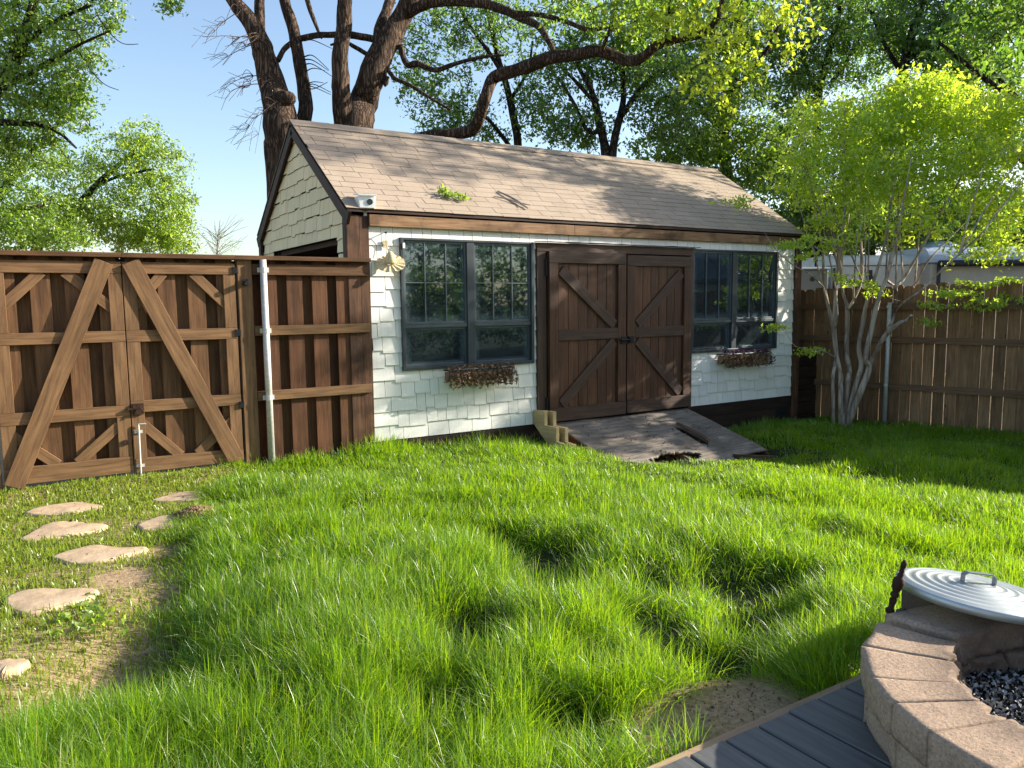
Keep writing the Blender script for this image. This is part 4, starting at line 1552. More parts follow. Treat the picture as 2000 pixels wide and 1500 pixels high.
ANG = [103, 121, 138.5, 149.5, 161, 176, 194, 212, 230, 248, 266, 284, 302, 320, 338, 356, 374, 392, 408, 420]
sd_ = 1
for k in range(len(ANG)-1):
    sd_ += 7
    pit_block(R_(ANG[k]+.2), R_(ANG[k+1]-.2), .525+.012*random.uniform(-1, 1), .80+.004*random.uniform(-1, 1), .115, .222+random.uniform(-.004, .004), sd_)
pit_block(R_(60.5), R_(98), .54, .80, .118, .226, 333, .008)
for k in range(18):
    sd_ += 7
    pit_block(R_(10+20*k+.5), R_(30+20*k-.5), .52+.012*random.uniform(-1, 1), .792+.008*random.uniform(-1, 1), .002, .113, sd_)
n = 15000
q = rng.random(n)*2*np.pi; r = .55*np.sqrt(rng.random(n))
px_, py_ = PC[0]+r*np.cos(q), PC[1]+r*np.sin(q)
pz_ = .03+.03*vnoise(px_*9, py_*9, 3)+.012*rng.random(n)
o = leaves(np.stack([px_, py_, pz_], -1), .002, 1, .017, 'ash', 'ash_chips', None, aspect=.8)
tag(o, 'black and white ash and charcoal inside the fire pit', 'ash', kind='stuff')

# lid beside the pit
LC = np.array([.10, -5.91, .290]); LR = .280
ln = np.array([.0, .0, 1.])+.13*np.array([.847, -.53, 0])+.048*np.array([.53, .847, 0]); ln /= np.linalg.norm(ln)
c = thing('metal_lid', 'round ridged galvanised metal lid leaning beside the fire pit', 'lid', LC)
prof = [(LR, -.030), (LR+.003, -.004), (LR-.005, .002)]
for k in range(6):
    r = LR-.028-.038*k
    h = .005+.0045*k
    prof += [(r+.010, h-.002), (r+.0035, h+.0035), (r-.0035, h+.0035), (r-.010, h-.0)]
prof += [(.04, .031), (.002, .032)]
MB().lathe(prof, LC, ln, 72).build('dish', 'lid_metal', c, smooth=True)
la = np.array([.847, -.53, 0]); la = la-ln*np.dot(la, ln); la /= np.linalg.norm(la); lb = np.cross(ln, la)
hb = LC+ln*.032
hp = [hb-la*.062, hb-la*.062+ln*.026, hb-la*.048+ln*.036, hb+la*.048+ln*.036, hb+la*.062+ln*.026, hb+la*.062]
m = MB()
for i in range(len(hp)-1):
    a, b = hp[i], hp[i+1]
    ax = (b-a)/np.linalg.norm(b-a)
    m.obox((a+b)/2, ax*(np.linalg.norm(b-a)/2+.001), lb*.012, np.cross(ax, lb)*.003)
m.build('handle', 'lid_handle_metal', c, bevel=.0015)
# blocks that carry the lid
c = thing('block_stack', 'rough brown stone blocks stacked under the metal lid', 'stone stack', (.35, -5.7, -.12))
rg = random.Random(4)
for (x, y, z, a) in ((.20, -5.65, -.10, .1), (.45, -5.71, -.10, -.3), (.20, -5.655, .005, -.05), (.45, -5.72, .005, -.2), (.22, -5.66, .11, .05), (.46, -5.73, .09, -.35)):
    ca, sa = math.cos(a), math.sin(a)
    MB().obox((x, y, z+.05), np.array([ca, sa, 0])*.105, np.array([-sa, ca, 0])*.065, np.array([0, 0, .049])).build('block', 'pit_block', c, bevel=.008)
# stake
s0 = np.array([-.235, -5.675, -.14]); s1 = np.array([-.185, -5.785, .43])
c = thing('iron_stake', 'rusty iron stake with turned finial leaning behind the fire pit', 'stake', s0)
ax = (s1-s0)/np.linalg.norm(s1-s0); L = np.linalg.norm(s1-s0)
prof = [(.008, 0), (.008, L-.235), (.009, L-.225), (.019, L-.22), (.021, L-.208), (.012, L-.198), (.015, L-.18), (.017, L-.165), (.012, L-.155), (.019, L-.15),
        (.02, L-.14), (.014, L-.132), (.022, L-.118), (.027, L-.095), (.024, L-.078), (.012, L-.07), (.014, L-.06), (.010, L-.052), (.013, L-.045), (.009, L-.038), (.013, L-.025), (.013, L-.012), (.006, L)]
MB().lathe([(r*.8, z) for r, z in prof], s0, ax, 14).build('finial', 'rusty_iron', c, smooth=True)

# weed on the path
c_ = onz(165, 1205, -.09)
c = thing('leafy_weed', 'low pale green broad leaved weed by the path below the broad stone', 'weed', c_)
pts = np.stack([c_[0]+rng.normal(0, .07, 70), c_[1]+rng.normal(0, .14, 70), c_[2]-.005+.02*rng.random(70)], -1)
leaves(pts, .010, 2, .032, 'leaves', 'leaf_bright', c, aspect=.75)

# ------------------------------------------------------------------ trees
PXM = F                      # focal length in the surveyed picture


def pth(pts, d0, d1=None):
    """pts: (x, y, half width) traced on the view -> 3-D path and radii in metres"""
    d1 = d0 if d1 is None else d1
    n = len(pts)
    dd = np.linspace(d0, d1, n)
    dd = dd+(vnoise(np.arange(n)*.7, np.full(n, pts[0][0]*.13), 91)-.5)*.5*(np.arange(n) > 0)
    q = np.array([P(p[0], p[1], d) for p, d in zip(pts, dd)])
    r = np.array([p[2]*d/PXM for p, d in zip(pts, dd)])
    return q, r


def foot(q, r, z=-.5, spread=1.25):
    """carry the first point of a path down to the ground"""
    b = q[0].copy(); b[2] = z
    b[:2] += (q[0][:2]-q[1][:2])*.3
    m = (b+q[0])/2
    return np.concatenate([[b, m], q]), np.concatenate([[r[0]*spread, r[0]*1.08], r])


# forked oak at the left gable
D = 14.6
A = foot(*pth([(556, 330, 34), (552, 262, 35), (545, 215, 32), (535, 175, 25), (522, 130, 23), (512, 92, 20), (490, 45, 16), (455, 0, 13), (420, -60, 10), (395, -150, 7)], D))
paths = [A,
         pth([(513, 95, 11), (508, 55, 10), (507, 0, 9), (512, -60, 8), (505, -150, 5)], D, D+.6),
         pth([(572, 300, 20), (596, 225, 14.5), (593, 170, 13), (583, 110, 12), (571, 50, 11), (555, 0, 10), (540, -80, 8), (545, -160, 5)], D+.3, D+1),
         pth([(548, 200, 22), (564, 193, 15), (572, 192, 8)], D-.1, D-.15)]
for pts in ([(505, 70, 3), (470, 72, 2), (440, 70, 1.3), (395, 72, .8)], [(512, 80, 3), (480, 92, 2), (445, 110, 1.2), (415, 132, .7)],
            [(528, 150, 3), (495, 148, 2), (460, 158, 1.3), (428, 182, .8)], [(530, 165, 2.6), (490, 165, 1.8), (450, 180, 1.1), (432, 215, .7)],
            [(540, 215, 2.4), (505, 225, 1.6), (488, 245, 1.1), (462, 292, .7)], [(538, 200, 2), (515, 218, 1.3), (505, 262, .8), (498, 300, .6)],
            [(470, 20, 2.4), (440, 40, 1.6), (420, 60, 1), (404, 78, .7)]):
    d = D-random.uniform(0, 1.2)
    pts = [(x, y, r*.38) for x, y, r in pts]
    paths.append(pth(pts, D, d))
    for k in range(13):
        i = random.choice([0, 1, 1, 2, 2]); x, y, r = pts[i]
        paths.append(pth([(x, y, r*.8), (x-random.uniform(6, 18), y+random.uniform(-12, 12), r*.7), (x-random.uniform(14, 50), y+random.uniform(-8, 36), .32)], D-.5, d-.4))
for k in range(9):
    y = random.uniform(60, 220)
    x = 600
    paths.append(pth([(595, y, 1.4), (612, y+random.uniform(-8, 8), .9), (630+random.uniform(0, 22), y+random.uniform(-10, 26), .5)], D+.5))
up_blobs = [pxblob(400, -210, D, 1.6, 1.0, 1.6, 30), pxblob(560, -230, D+.6, 1.6, .9, 1.6, 34)]
tree('forked_oak', 'dark forked oak trunk with bare twigs rising behind the left gable of the shed', 'tree', (A[0][0][0], A[0][0][1], -.5), paths, up_blobs,
     'leaf_dark', .10, 24, .16, 'oak_bark', 'oaks behind the shed', sides=14, wob=.13, trunk_from=.9)

# crooked oak at the middle of the ridge
D = 15.2
T = foot(*pth([(692, 300, 40), (691, 262, 39), (697, 228, 34), (710, 200, 28), (722, 165, 25), (738, 120, 24), (760, 78, 22), (782, 38, 20), (800, 0, 19), (818, -50, 16), (830, -130, 11)], D))
limbF = pth([(735, 330, 16), (780, 285, 14), (832, 267, 11), (880, 262, 10), (922, 254, 12), (936, 230, 11), (948, 190, 11), (964, 152, 12), (1000, 139, 12), (1040, 126, 13), (1075, 113, 12.5), (1120, 108, 12), (1170, 100, 11), (1222, 118, 10), (1252, 114, 9.5), (1282, 90, 9), (1320, 76, 8.5), (1358, 70, 7.5), (1385, 56, 6.5), (1402, 32, 5.5), (1415, -20, 4)], D, 11.2)
paths = [T,
         pth([(676, 262, 22), (668, 205, 19), (665, 150, 17), (665, 100, 15.5), (672, 50, 14.5), (673, 0, 14), (674, -60, 12), (668, -140, 8)], D-.1, D-.6),
         pth([(724, 150, 12), (737, 95, 11), (742, 55, 10.5), (757, 18, 10), (768, -30, 9), (775, -120, 6)], D, D+.8),
         limbF,
         pth([(800, 25, 11), (828, 9, 10.5), (870, 3, 9.5), (930, 5, 9), (975, 16, 8.5), (1012, 32, 8), (1050, 50, 7), (1070, 78, 6), (1083, 104, 5)], D, 13.4),
         pth([(1000, 26, 6), (1050, 28, 5), (1100, 40, 4.5), (1150, 58, 4), (1200, 50, 3)], 13.9, 12.8),
         pth([(728, 76, 6.5), (690, 69, 6.5), (650, 68, 6), (615, 70, 6), (580, 78, 5.5), (556, 95, 5), (543, 118, 5)], D, D-.4),
         pth([(720, 108, 4), (690, 90, 4), (672, 82, 3), (645, 88, 2)], D, D-.3),
         pth([(782, 88, 6), (788, 112, 5.5), (797, 128, 5.5), (815, 124, 6), (850, 137, 5), (890, 124, 4), (940, 112, 3), (985, 108, 2)], D, D-.8),
         pth([(752, 128, 4), (770, 152, 4), (800, 166, 3.6), (835, 188, 3), (880, 215, 2)], D, D-.6),
         pth([(752, 128, 3), (752, 165, 5), (758, 150, 3)], D-.1),
         pth([(598, -10, 5), (606, 20, 4.5), (622, 62, 3), (628, 75, 1.5)], D),
         pth([(1175, 100, 4), (1190, 60, 3), (1200, 20, 2.5), (1230, -20, 2)], 12.8, 12.2),
         pth([(1300, 82, 3.5), (1305, 40, 3), (1310, 0, 2.5)], 12, 11.6)]
tg = [pxblob(1120, 15, 13.0, 1.0, .42, .8, 46), pxblob(1230, 20, 12.4, .9, .45, .7, 50), pxblob(1320, 10, 11.9, .7, .5, .6, 46)]
yb = [pxblob(1395, 30, 11.3, .6, .40, .6, 34), pxblob(1405, 110, 11.2, .16, .55, .3, 20), pxblob(1450, 90, 11.1, .28, .45, .4, 22), pxblob(1350, 150, 11.3, .16, .22, .2, 9), pxblob(1530, 25, 11.4, .55, .3, .5, 28), pxblob(1320, 30, 11.6, .5, .3, .45, 24), pxblob(1230, 25, 12.2, .6, .3, .5, 18), pxblob(1560, 90, 11.3, .25, .2, .3, 8), pxblob(1410, 175, 11.2, .10, .2, .15, 7)]
OAK = tree('crooked_oak', 'big oak with a crooked limb reaching right over the ridge of the shed', 'tree', (T[0][0][0], T[0][0][1], -.5), paths,
           tg+[pxblob(680, -190, D, 1.6, .9, 1.6, 34), pxblob(850, -150, D+.4, 1.6, .7, 1.5, 44), pxblob(990, -60, 14, 1.3, .5, 1.0, 40)],
           'leaf_mid', .095, 15, .13, 'oak_bark', 'oaks behind the shed', sides=14, wob=.13, trunk_from=.9)
pp = blob_points(yb)
leaves(pp, .11, 9, .085, 'crown', 'leaf_sunlit', OAK, droop=.16, aspect=.55)
mb = MB(); twigs(mb, list(limbF[0][-6:]), pp, .011, .004)
o = mb.build('twigs', 'oak_bark', OAK); o['kind'] = 'stuff'

# leafy trees behind the shed on the right
def bg_tree(name, label, d, trunks, blobs, mat, leaf=.13, per=26, spread=.2, group='leafy trees beyond the shed and picket fence', tw=(.022, .006), dens=1.5):
    blobs = [(c_, r_, int(n_*(dens if 'gate' not in group else 1.15))) for c_, r_, n_ in blobs]
    ps = [foot(*pth(trunks[0], d))]+[pth(t, d, d+random.uniform(-.8, .8)) for t in trunks[1:]]
    b = ps[0][0][0]
    return tree(name, label, 'tree', (b[0], b[1], -.5), ps, blobs, mat, leaf*.8, int(per*1.45), spread*.95, 'dark_bark', group, sides=8, tw=tw, trunk_from=.5)


bg_tree('slim_tree', 'slim open tree with a bent dark trunk between the crooked limb and the ridge', 19,
        [[(1012, 300, 8), (1006, 245, 7.5), (996, 195, 7), (984, 150, 6), (972, 110, 5.5), (962, 60, 5), (950, 10, 4), (940, -60, 3)],
         [(984, 150, 4), (960, 110, 4), (925, 60, 3.5), (900, 20, 3), (880, -30, 2)], [(1000, 292, 5), (960, 240, 3.5), (930, 215, 2.5)], [(996, 195, 4), (1030, 140, 3), (1040, 80, 2)]],
        [pxblob(870, 190, 19, 1.3, .85, 1.0, 60), pxblob(960, 60, 19, 1.3, .9, 1.0, 70), pxblob(1050, 200, 19, .9, 1.0, 1.0, 60), pxblob(850, 60, 19, 1.2, .7, 1, 40), pxblob(800, 130, 19, .7, .6, .8, 16), pxblob(910, 250, 19, 1.4, .4, .8, 40)],
        'leaf_dark', .12, 17, .17)
bg_tree('forked_tree', 'dark forked tree standing close behind the middle of the ridge', 17.5,
        [[(1183, 320, 9), (1180, 280, 8.5), (1172, 245, 8), (1162, 200, 7), (1150, 165, 5), (1130, 130, 4), (1110, 60, 3)],
         [(1196, 315, 8), (1200, 270, 8), (1212, 225, 7), (1218, 185, 6), (1215, 130, 5), (1210, 60, 4)], [(1215, 225, 6), (1250, 175, 5), (1285, 140, 4), (1310, 90, 3)],
         [(1165, 205, 4), (1125, 160, 3.5), (1085, 120, 2.5)], [(1175, 255, 5), (1148, 255, 4), (1120, 200, 3.5), (1090, 150, 2.5)]],
        [pxblob(1120, 90, 17.5, 1.1, 1.0, 1, 70), pxblob(1250, 70, 17.5, 1.2, 1.0, 1, 80), pxblob(1310, 200, 17.5, 1.0, 1.0, 1, 80), pxblob(1130, 250, 18, .9, .5, .9, 44), pxblob(1200, 150, 18.2, 1.0, .8, .8, 50)],
        'leaf_dark', .12, 20, .17)
bg_tree('leafy_tree', 'dense dark green tree over the right end of the ridge', 19.5,
        [[(1420, 340, 10), (1415, 260, 9), (1430, 170, 8), (1440, 80, 7), (1450, -20, 5)], [(1415, 260, 6), (1350, 190, 5), (1300, 120, 4)], [(1430, 180, 6), (1490, 110, 4), (1530, 30, 3)]],
        [pxblob(1400, 210, 19.5, 1.5, 1.3, 1.3, 150), pxblob(1330, 300, 19, 1.6, .6, 1, 70), pxblob(1430, 40, 19.8, 1.6, 1.3, 1.3, 130), pxblob(1480, 320, 19, 1.0, .9, 1, 80), pxblob(1320, 90, 20, 1.1, 1.1, 1, 60)],
        'leaf_mid', .13, 26, .19)
bg_tree('leafy_tree', 'tall dark tree with a trunk forking just above the pale small tree', 21,
        [[(1592, 330, 9), (1595, 250, 8), (1598, 190, 8), (1608, 140, 7), (1622, 90, 6), (1640, 20, 5), (1650, -60, 3)], [(1598, 190, 5), (1575, 130, 4), (1555, 60, 3)], [(1625, 160, 5), (1660, 110, 4), (1690, 50, 3)]],
        [pxblob(1560, 130, 21, 1.4, 1.5, 1.2, 130), pxblob(1680, 60, 21, 1.6, 1.5, 1.3, 140), pxblob(1600, -40, 21, 1.8, 1.0, 1.3, 100), pxblob(1560, 310, 20, 1.1, 1.2, 1, 100)],
        'leaf_dark', .13, 26, .2)
bg_tree('leafy_tree', 'broad shady tree in the top right corner behind the fence', 18.5,
        [[(1765, 380, 11), (1762, 250, 10), (1766, 130, 9), (1780, 70, 8), (1800, 10, 7), (1815, -60, 5)], [(1770, 120, 6), (1820, 80, 5), (1880, 30, 4)], [(1766, 150, 5), (1730, 90, 4), (1700, 20, 3)]],
        [pxblob(1790, 40, 18.5, 1.7, 1.4, 1.3, 150), pxblob(1900, 110, 18, 1.5, 1.5, 1.2, 150), pxblob(1830, 210, 18.5, 1.2, .9, 1, 70), pxblob(1950, -20, 18, 1.6, 1.2, 1.3, 110), pxblob(1930, 250, 18, 1.2, 1.0, 1, 80)],
        'leaf_dark', .12, 26, .18)
bg_tree('leafy_tree', 'low bushy tree filling the gap between shed roof and camper', 16.5,
        [[(1600, 500, 8), (1595, 420, 7), (1580, 350, 5), (1570, 290, 4)], [(1595, 420, 5), (1650, 370, 4), (1700, 330, 3)]],
        [pxblob(1560, 400, 16.5, .9, .8, .8, 90), pxblob(1660, 430, 16.5, 1.1, .6, .9, 90), pxblob(1780, 440, 17, 1.2, .5, .9, 80), pxblob(1900, 420, 17, 1.3, .6, .9, 80), pxblob(1700, 340, 17.5, 1.4, .8, .8, 80)],
        'leaf_dark', .12, 24, .17)

bg_tree('leafy_tree', 'dark far tree line mass showing just above the campers', 21,
        [[(1700, 540, 9), (1700, 470, 8), (1690, 420, 6), (1680, 370, 4)], [(1700, 470, 6), (1800, 430, 5), (1880, 400, 3)], [(1700, 480, 5), (1620, 440, 4)]],
        [pxblob(1840, 410, 21, 1.2, .6, .9, 80), pxblob(1720, 400, 21, 1.2, .6, .9, 60), pxblob(1690, 260, 21.5, 1.2, .9, .9, 90), pxblob(1560, 455, 21, .9, .7, .9, 60), pxblob(1650, 465, 21, 1.2, .6, .9, 80), pxblob(1770, 460, 21, 1.3, .6, .9, 80), pxblob(1880, 455, 21, 1.3, .6, .9, 80), pxblob(1990, 450, 21, 1.3, .7, .9, 80), pxblob(2080, 420, 21, 1.3, .8, .9, 60)],
        'leaf_dark', .14, 26, .19)

# trees that stand beyond the picket fence to the right and shade the yard
def shade_tree(label, base, h, blobs, leaf=.13, per=24, mat='leaf_dark', group='leafy trees beyond the shed and picket fence', sp=.19):
    b = np.array(base, float)
    q = np.array([b, b+[.05, .1, h*.3], b+[-.1, .1, h*.6], b+[.1, -.1, h*.95]])
    ps = [(q, np.array([.24, .19, .14, .05]))]
    for k in range(5):
        a = random.uniform(0, 6.28); z0 = h*random.uniform(.3, .6); L = h*.28
        p0 = b+np.array([0, .1, z0])
        ps.append((np.array([p0, p0+[math.cos(a)*L*.5, math.sin(a)*L*.5, L*.4], p0+[math.cos(a)*L, math.sin(a)*L, L*.9]]), np.array([.09, .06, .03])))
    return tree('shade_tree', label, 'tree', tuple(b), ps, blobs, mat, leaf, per, sp, 'dark_bark', group, sides=8, tw=(.024, .007), trunk_from=.4)


def tov(y0, z0, x, r, n):
    return (np.array([x, y0, z0]), np.array(r), n)


shade_tree('tall shady tree beyond the picket fence past the right edge of the view', (12.2, -1.8, -.5), 9.6,
           [tov(-2.5, 4.4, 11.0, (1.0, .7, .8), 46), tov(-3.2, 5.3, 11.0, (.8, .5, .6), 22), tov(-2.2, 7.9, 11.6, (1.3, 1.0, .7), 30), tov(-1.2, 8.6, 12.0, (1.3, 1.0, .8), 44), tov(-3.1, 8.8, 11.8, (1.2, .8, .7), 20), tov(-.2, 7.2, 12.2, (1.2, 1.0, 1.0), 60), tov(.4, 6.0, 12.4, (1.2, 1.0, 1.0), 60), tov(-1.6, 6.6, 12.2, (1.0, .7, .5), 18)])

# trees on the left
bg_tree('leafy_tree', 'large tree hanging in from the top left corner over the gate', 15,
        [[(-130, 420, 26), (-80, 280, 22), (-20, 190, 17), (30, 110, 13), (60, 30, 9), (80, -60, 6)], [(-60, 240, 10), (20, 240, 6), (100, 250, 4), (150, 290, 2)], [(-10, 180, 8), (80, 130, 5), (150, 90, 3), (215, 60, 1.6)],
         [(-30, 200, 7), (-40, 100, 6), (-60, 0, 4)], [(40, 90, 6), (110, 40, 4), (180, 10, 2)], [(150, 95, 1.5), (180, 140, 1.2), (205, 165, .8), (232, 176, .6)], [(190, 30, 1.3), (215, 65, 1), (240, 85, .8), (270, 86, .6)], [(150, 25, 2.4), (220, -25, 1.8), (290, -25, 1.3), (325, 0, .9)]],
        [pxblob(20, 20, 15, 1.3, .9, 1.2, 100), pxblob(110, 60, 15, 1.1, .9, 1, 90), pxblob(80, 170, 15, 1.0, .7, 1, 80), pxblob(-60, 100, 15, 1.2, 1.2, 1.2, 80), pxblob(110, 215, 15, .85, .5, .8, 50), pxblob(40, 290, 15.5, 1.1, .5, .9, 70), pxblob(-10, 230, 15.5, 1.0, .8, .9, 60), pxblob(155, 140, 15, .5, .5, .6, 18), pxblob(330, 10, 14.5, .22, .10, .2, 8), pxblob(200, 15, 15, .4, .3, .4, 12)],
        'leaf_mid', .10, 24, .15, 'leafy trees beyond the gate')
bg_tree('leafy_tree', 'pale green spreading tree above the right half of the gate', 23,
        [[(60, 540, 12), (80, 470, 9), (130, 425, 7), (190, 360, 6), (240, 315, 4), (280, 280, 2.5)], [(110, 440, 6), (160, 425, 4), (220, 440, 3), (300, 430, 2)], [(185, 365, 4), (230, 345, 3), (300, 330, 2)], [(80, 480, 5), (60, 440, 4), (40, 400, 3)]],
        [pxblob(270, 330, 23, 1.5, 1.0, 1.3, 130), pxblob(230, 430, 23, 2.0, .9, 1.4, 190), pxblob(110, 420, 23, 1.6, .9, 1.3, 140), pxblob(310, 465, 23, 1.1, .6, 1, 100), pxblob(280, 275, 23, .7, .6, .8, 34), pxblob(340, 400, 23, .7, .9, .8, 44), pxblob(150, 340, 23.4, 1.0, .6, .8, 40)],
        'leaf_bright', .12, 24, .19, 'leafy trees beyond the gate')
bg_tree('leafy_tree', 'dark green tree behind the far left end of the gate', 20,
        [[(-60, 540, 14), (-40, 440, 11), (0, 380, 8), (40, 330, 5)], [(-30, 430, 6), (40, 410, 4), (90, 400, 3)]],
        [pxblob(0, 420, 20, 1.6, 1.1, 1.2, 120), pxblob(90, 460, 20, 1.2, .5, 1, 70), pxblob(-100, 400, 20, 1.5, 1.4, 1.2, 80), pxblob(20, 330, 20, 1.2, .7, 1, 50)],
        'leaf_mid', .12, 24, .18, 'leafy trees beyond the gate')
bt = [foot(*pth([(425, 540, 2.6), (424, 500, 1.8), (426, 465, 1.1), (430, 430, .6)], 40))]
for k in range(34):
    x = 425+random.uniform(-3, 3); y = random.uniform(455, 505); e = random.uniform(-55, 60)
    bt.append(pth([(x, y, .6), (x+e*.5, y-random.uniform(8, 22), .4), (x+e, y-random.uniform(18, 46), .22)], 40))
tree('bare_tree', 'far bare thin twigged tree just left of the gable above the fence', 'tree', (bt[0][0][0][0], bt[0][0][0][1], -.5), bt, [pxblob(420, 480, 40, 1.5, .8, 1, 60)], 'leaf_bright', .07, 6, .3, 'dead_twig', sides=5)

# crape myrtle in front of the picket fence
D = 11.0
o3 = lambda pts: [(1500+a/3.0, 400+b/3.0, r) for a, b, r in pts]
st = [o3([(436, 1300, 10), (425, 1150, 6.5), (425, 1000, 6), (402, 880, 6), (388, 720, 5.5), (398, 520, 4), (415, 330, 3.5), (440, 150, 3), (455, -40, 2), (450, -220, 1)]),
      o3([(384, 1300, 5), (382, 1150, 4.5), (381, 1000, 4.5), (396, 930, 5), (402, 850, 5), (378, 700, 5), (345, 560, 4), (325, 440, 3.5), (322, 300, 3), (300, 150, 2.4), (270, 0, 1.8), (230, -150, 1)]),
      o3([(445, 1290, 8), (468, 1050, 6.5), (478, 960, 6.5), (460, 870, 6.5), (465, 620, 6), (440, 520, 4), (428, 420, 3.5), (440, 250, 3), (470, 80, 2.2), (480, -150, 1.2)]),
      o3([(466, 610, 5), (500, 560, 4), (548, 440, 4), (548, 300, 3.5), (540, 100, 3), (545, -80, 2.4), (580, -300, 1.2)]),
      o3([(450, 1290, 8), (515, 1060, 6.5), (546, 940, 6), (532, 840, 5.5), (558, 680, 6), (582, 560, 4.5), (640, 380, 4), (690, 200, 3), (720, 0, 2.4), (760, -250, 1.2)]),
      o3([(455, 1290, 9), (520, 1150, 8), (592, 960, 8), (570, 900, 6), (604, 740, 6.5), (645, 560, 6), (690, 440, 5), (735, 290, 4), (770, 120, 3), (800, -60, 2.2), (840, -280, 1.2)]),
      o3([(580, 975, 6.5), (640, 850, 6), (690, 762, 6), (760, 700, 5.5), (815, 675, 4.5), (840, 648, 3.5)]),
      o3([(692, 760, 5), (742, 640, 5), (752, 540, 5), (748, 480, 5), (790, 440, 4), (850, 340, 3.5), (930, 200, 3), (1000, 60, 2.2), (1100, -100, 1.4)]),
      o3([(760, 620, 4), (800, 570, 3.6), (900, 500, 3), (1000, 400, 2.6), (1120, 290, 2), (1260, 160, 1.2)]),
      o3([(690, 440, 3.5), (760, 480, 3), (860, 470, 2.5), (930, 340, 2.2), (1060, 200, 1.6), (1200, 60, 1)]),
      o3([(390, 730, 3), (404, 660, 2.8), (404, 600, 2.4), (398, 500, 2.2)]),
      o3([(322, 480, 2), (250, 410, 1.5), (160, 360, 1.2), (70, 290, 1), (10, 210, .7)]),
      o3([(400, 900, 2), (330, 860, 1.4), (240, 850, 1), (160, 830, .6)]),
      o3([(350, 300, 2), (240, 220, 1.4), (140, 150, 1), (40, 90, .7)])]
mps = []
dj = [0, .1, .25, .3, -.1, -.25, -.3, -.1, -.4, .2, 0, -.3, -.2, .3]
for s_, j in zip(st, dj):
    q, r = pth(s_, D, D+j*3)
    q[0] = P(s_[0][0], s_[0][1], D) if s_[0][1] > 810 else q[0]
    if s_[0][1] > 810:
        q[0][2] = -.46
    r = r*.76
    mps.append((q, r))
bl = [pxblob(1640, 430, D-.1, .6, .35, .6, 26), pxblob(1780, 440, D-.2, .7, .3, .6, 24), pxblob(1930, 470, D-.6, .6, .35, .5, 34), pxblob(1560, 330, D+.1, .5, .4, .5, 26), pxblob(1770, 330, D-.2, 1.0, .5, .9, 90), pxblob(1900, 330, D-.3, .9, .5, .8, 80), pxblob(1660, 360, D, .6, .4, .7, 40), pxblob(1790, 240, D+.1, 1.0, .5, .8, 80), pxblob(2110, 240, D-.2, .8, .6, .9, 110), pxblob(2200, 330, D-.6, .7, .7, .8, 60), pxblob(2080, 470, D-.8, .6, .4, .6, 30), pxblob(1700, 235, D+.2, .8, .5, .7, 70), pxblob(1740, 290, D, .9, .55, .8, 90), pxblob(1860, 245, D, .9, .6, .8, 130),
      pxblob(1800, 190, D, .75, .36, .6, 100), pxblob(1940, 310, D, .75, .65, .7, 90), pxblob(1640, 290, D, .7, .5, .6, 50), pxblob(1590, 240, D, .4, .35, .4, 26), pxblob(1960, 220, D, .5, .3, .5, 50), pxblob(1980, 400, D-.4, .6, .4, .5, 46), pxblob(1860, 380, D-.3, .6, .4, .5, 26),
      pxblob(1580, 370, D, .45, .4, .5, 18), pxblob(2060, 320, D, .6, .7, .6, 50), pxblob(1720, 390, D+.2, .8, .3, .6, 18)]
sp = [pxblob(1540, 478, D-.6, .34, .09, .2, 13), pxblob(1585, 470, D-.5, .3, .10, .2, 10), pxblob(1572, 500, D-.5, .25, .08, .2, 7), pxblob(1690, 552, D-.4, .3, .05, .3, 12), pxblob(1705, 572, D-.4, .14, .06, .2, 6), pxblob(1655, 540, D-.4, .14, .07, .2, 5),
      pxblob(1860, 575, D-.8, .35, .06, .3, 16), pxblob(1825, 596, D-.8, .25, .06, .3, 8), pxblob(1815, 628, D-.7, .12, .04, .1, 5), pxblob(1935, 592, D-1, .30, .08, .3, 12), pxblob(1975, 548, D-1, .22, .06, .2, 9), pxblob(1985, 585, D-1, .16, .06, .2, 6), pxblob(1900, 555, D-.9, .3, .06, .3, 8),
      pxblob(1588, 686, D-.4, .26, .025, .15, 9), pxblob(1508, 640, D-.8, .2, .04, .1, 6), pxblob(1440, 395, D-.6, .35, .10, .2, 9), pxblob(1590, 430, D-.3, .4, .15, .3, 9), pxblob(1640, 480, D-.3, .3, .12, .2, 8)]
_st = np.concatenate([q for q, r in mps[:11]])
_cp = (_st-CAM)
_dz = _cp@_fw
_py = 750-F*(_cp@CU)/_dz; _px = 1000+F*(_cp@CR)/_dz
_ok = np.where((_py > 330) & (_py < 590))[0]
for k in range(26):
    i = random.choice(list(_ok)); x0, y0, d0 = _px[i], _py[i], _dz[i]
    e = (x0-1715)*random.uniform(.3, .9)+random.uniform(-35, 35); h = random.uniform(130, 260); dz = random.uniform(-.8, .8)
    mps.append((np.array([P(x0, y0, d0), P(x0+e*.35, y0-h*.35, d0+dz*.3), P(x0+e*.75, y0-h*.72, d0+dz*.7), P(x0+e*1.1, y0-h, d0+dz)]), np.array([1.9, 1.5, 1.0, .5])*D/PXM))
b = mps[0][0][0]
MYR = tree('crape_myrtle', 'small many stemmed tree with pale smooth bark and yellow green leaves before the fence', 'tree', (b[0], b[1], -.46), mps, bl, 'leaf_lime', .062, 26, .10, 'myrtle_bark', sides=9, wob=.08, tw=(.0055, .002), trunk_from=.7)

pp = blob_points(sp)
_nodes = []
for q_, r_ in mps[8:14]:
    _nodes += list(q_)
mb = MB(); twigs(mb, _nodes, pp, .005, .002)
o = mb.build('twigs', 'myrtle_bark', MYR); o['kind'] = 'stuff'
leaves(pp, np.array([.085, .085, .035]), 14, .060, 'crown', 'leaf_lime', MYR)

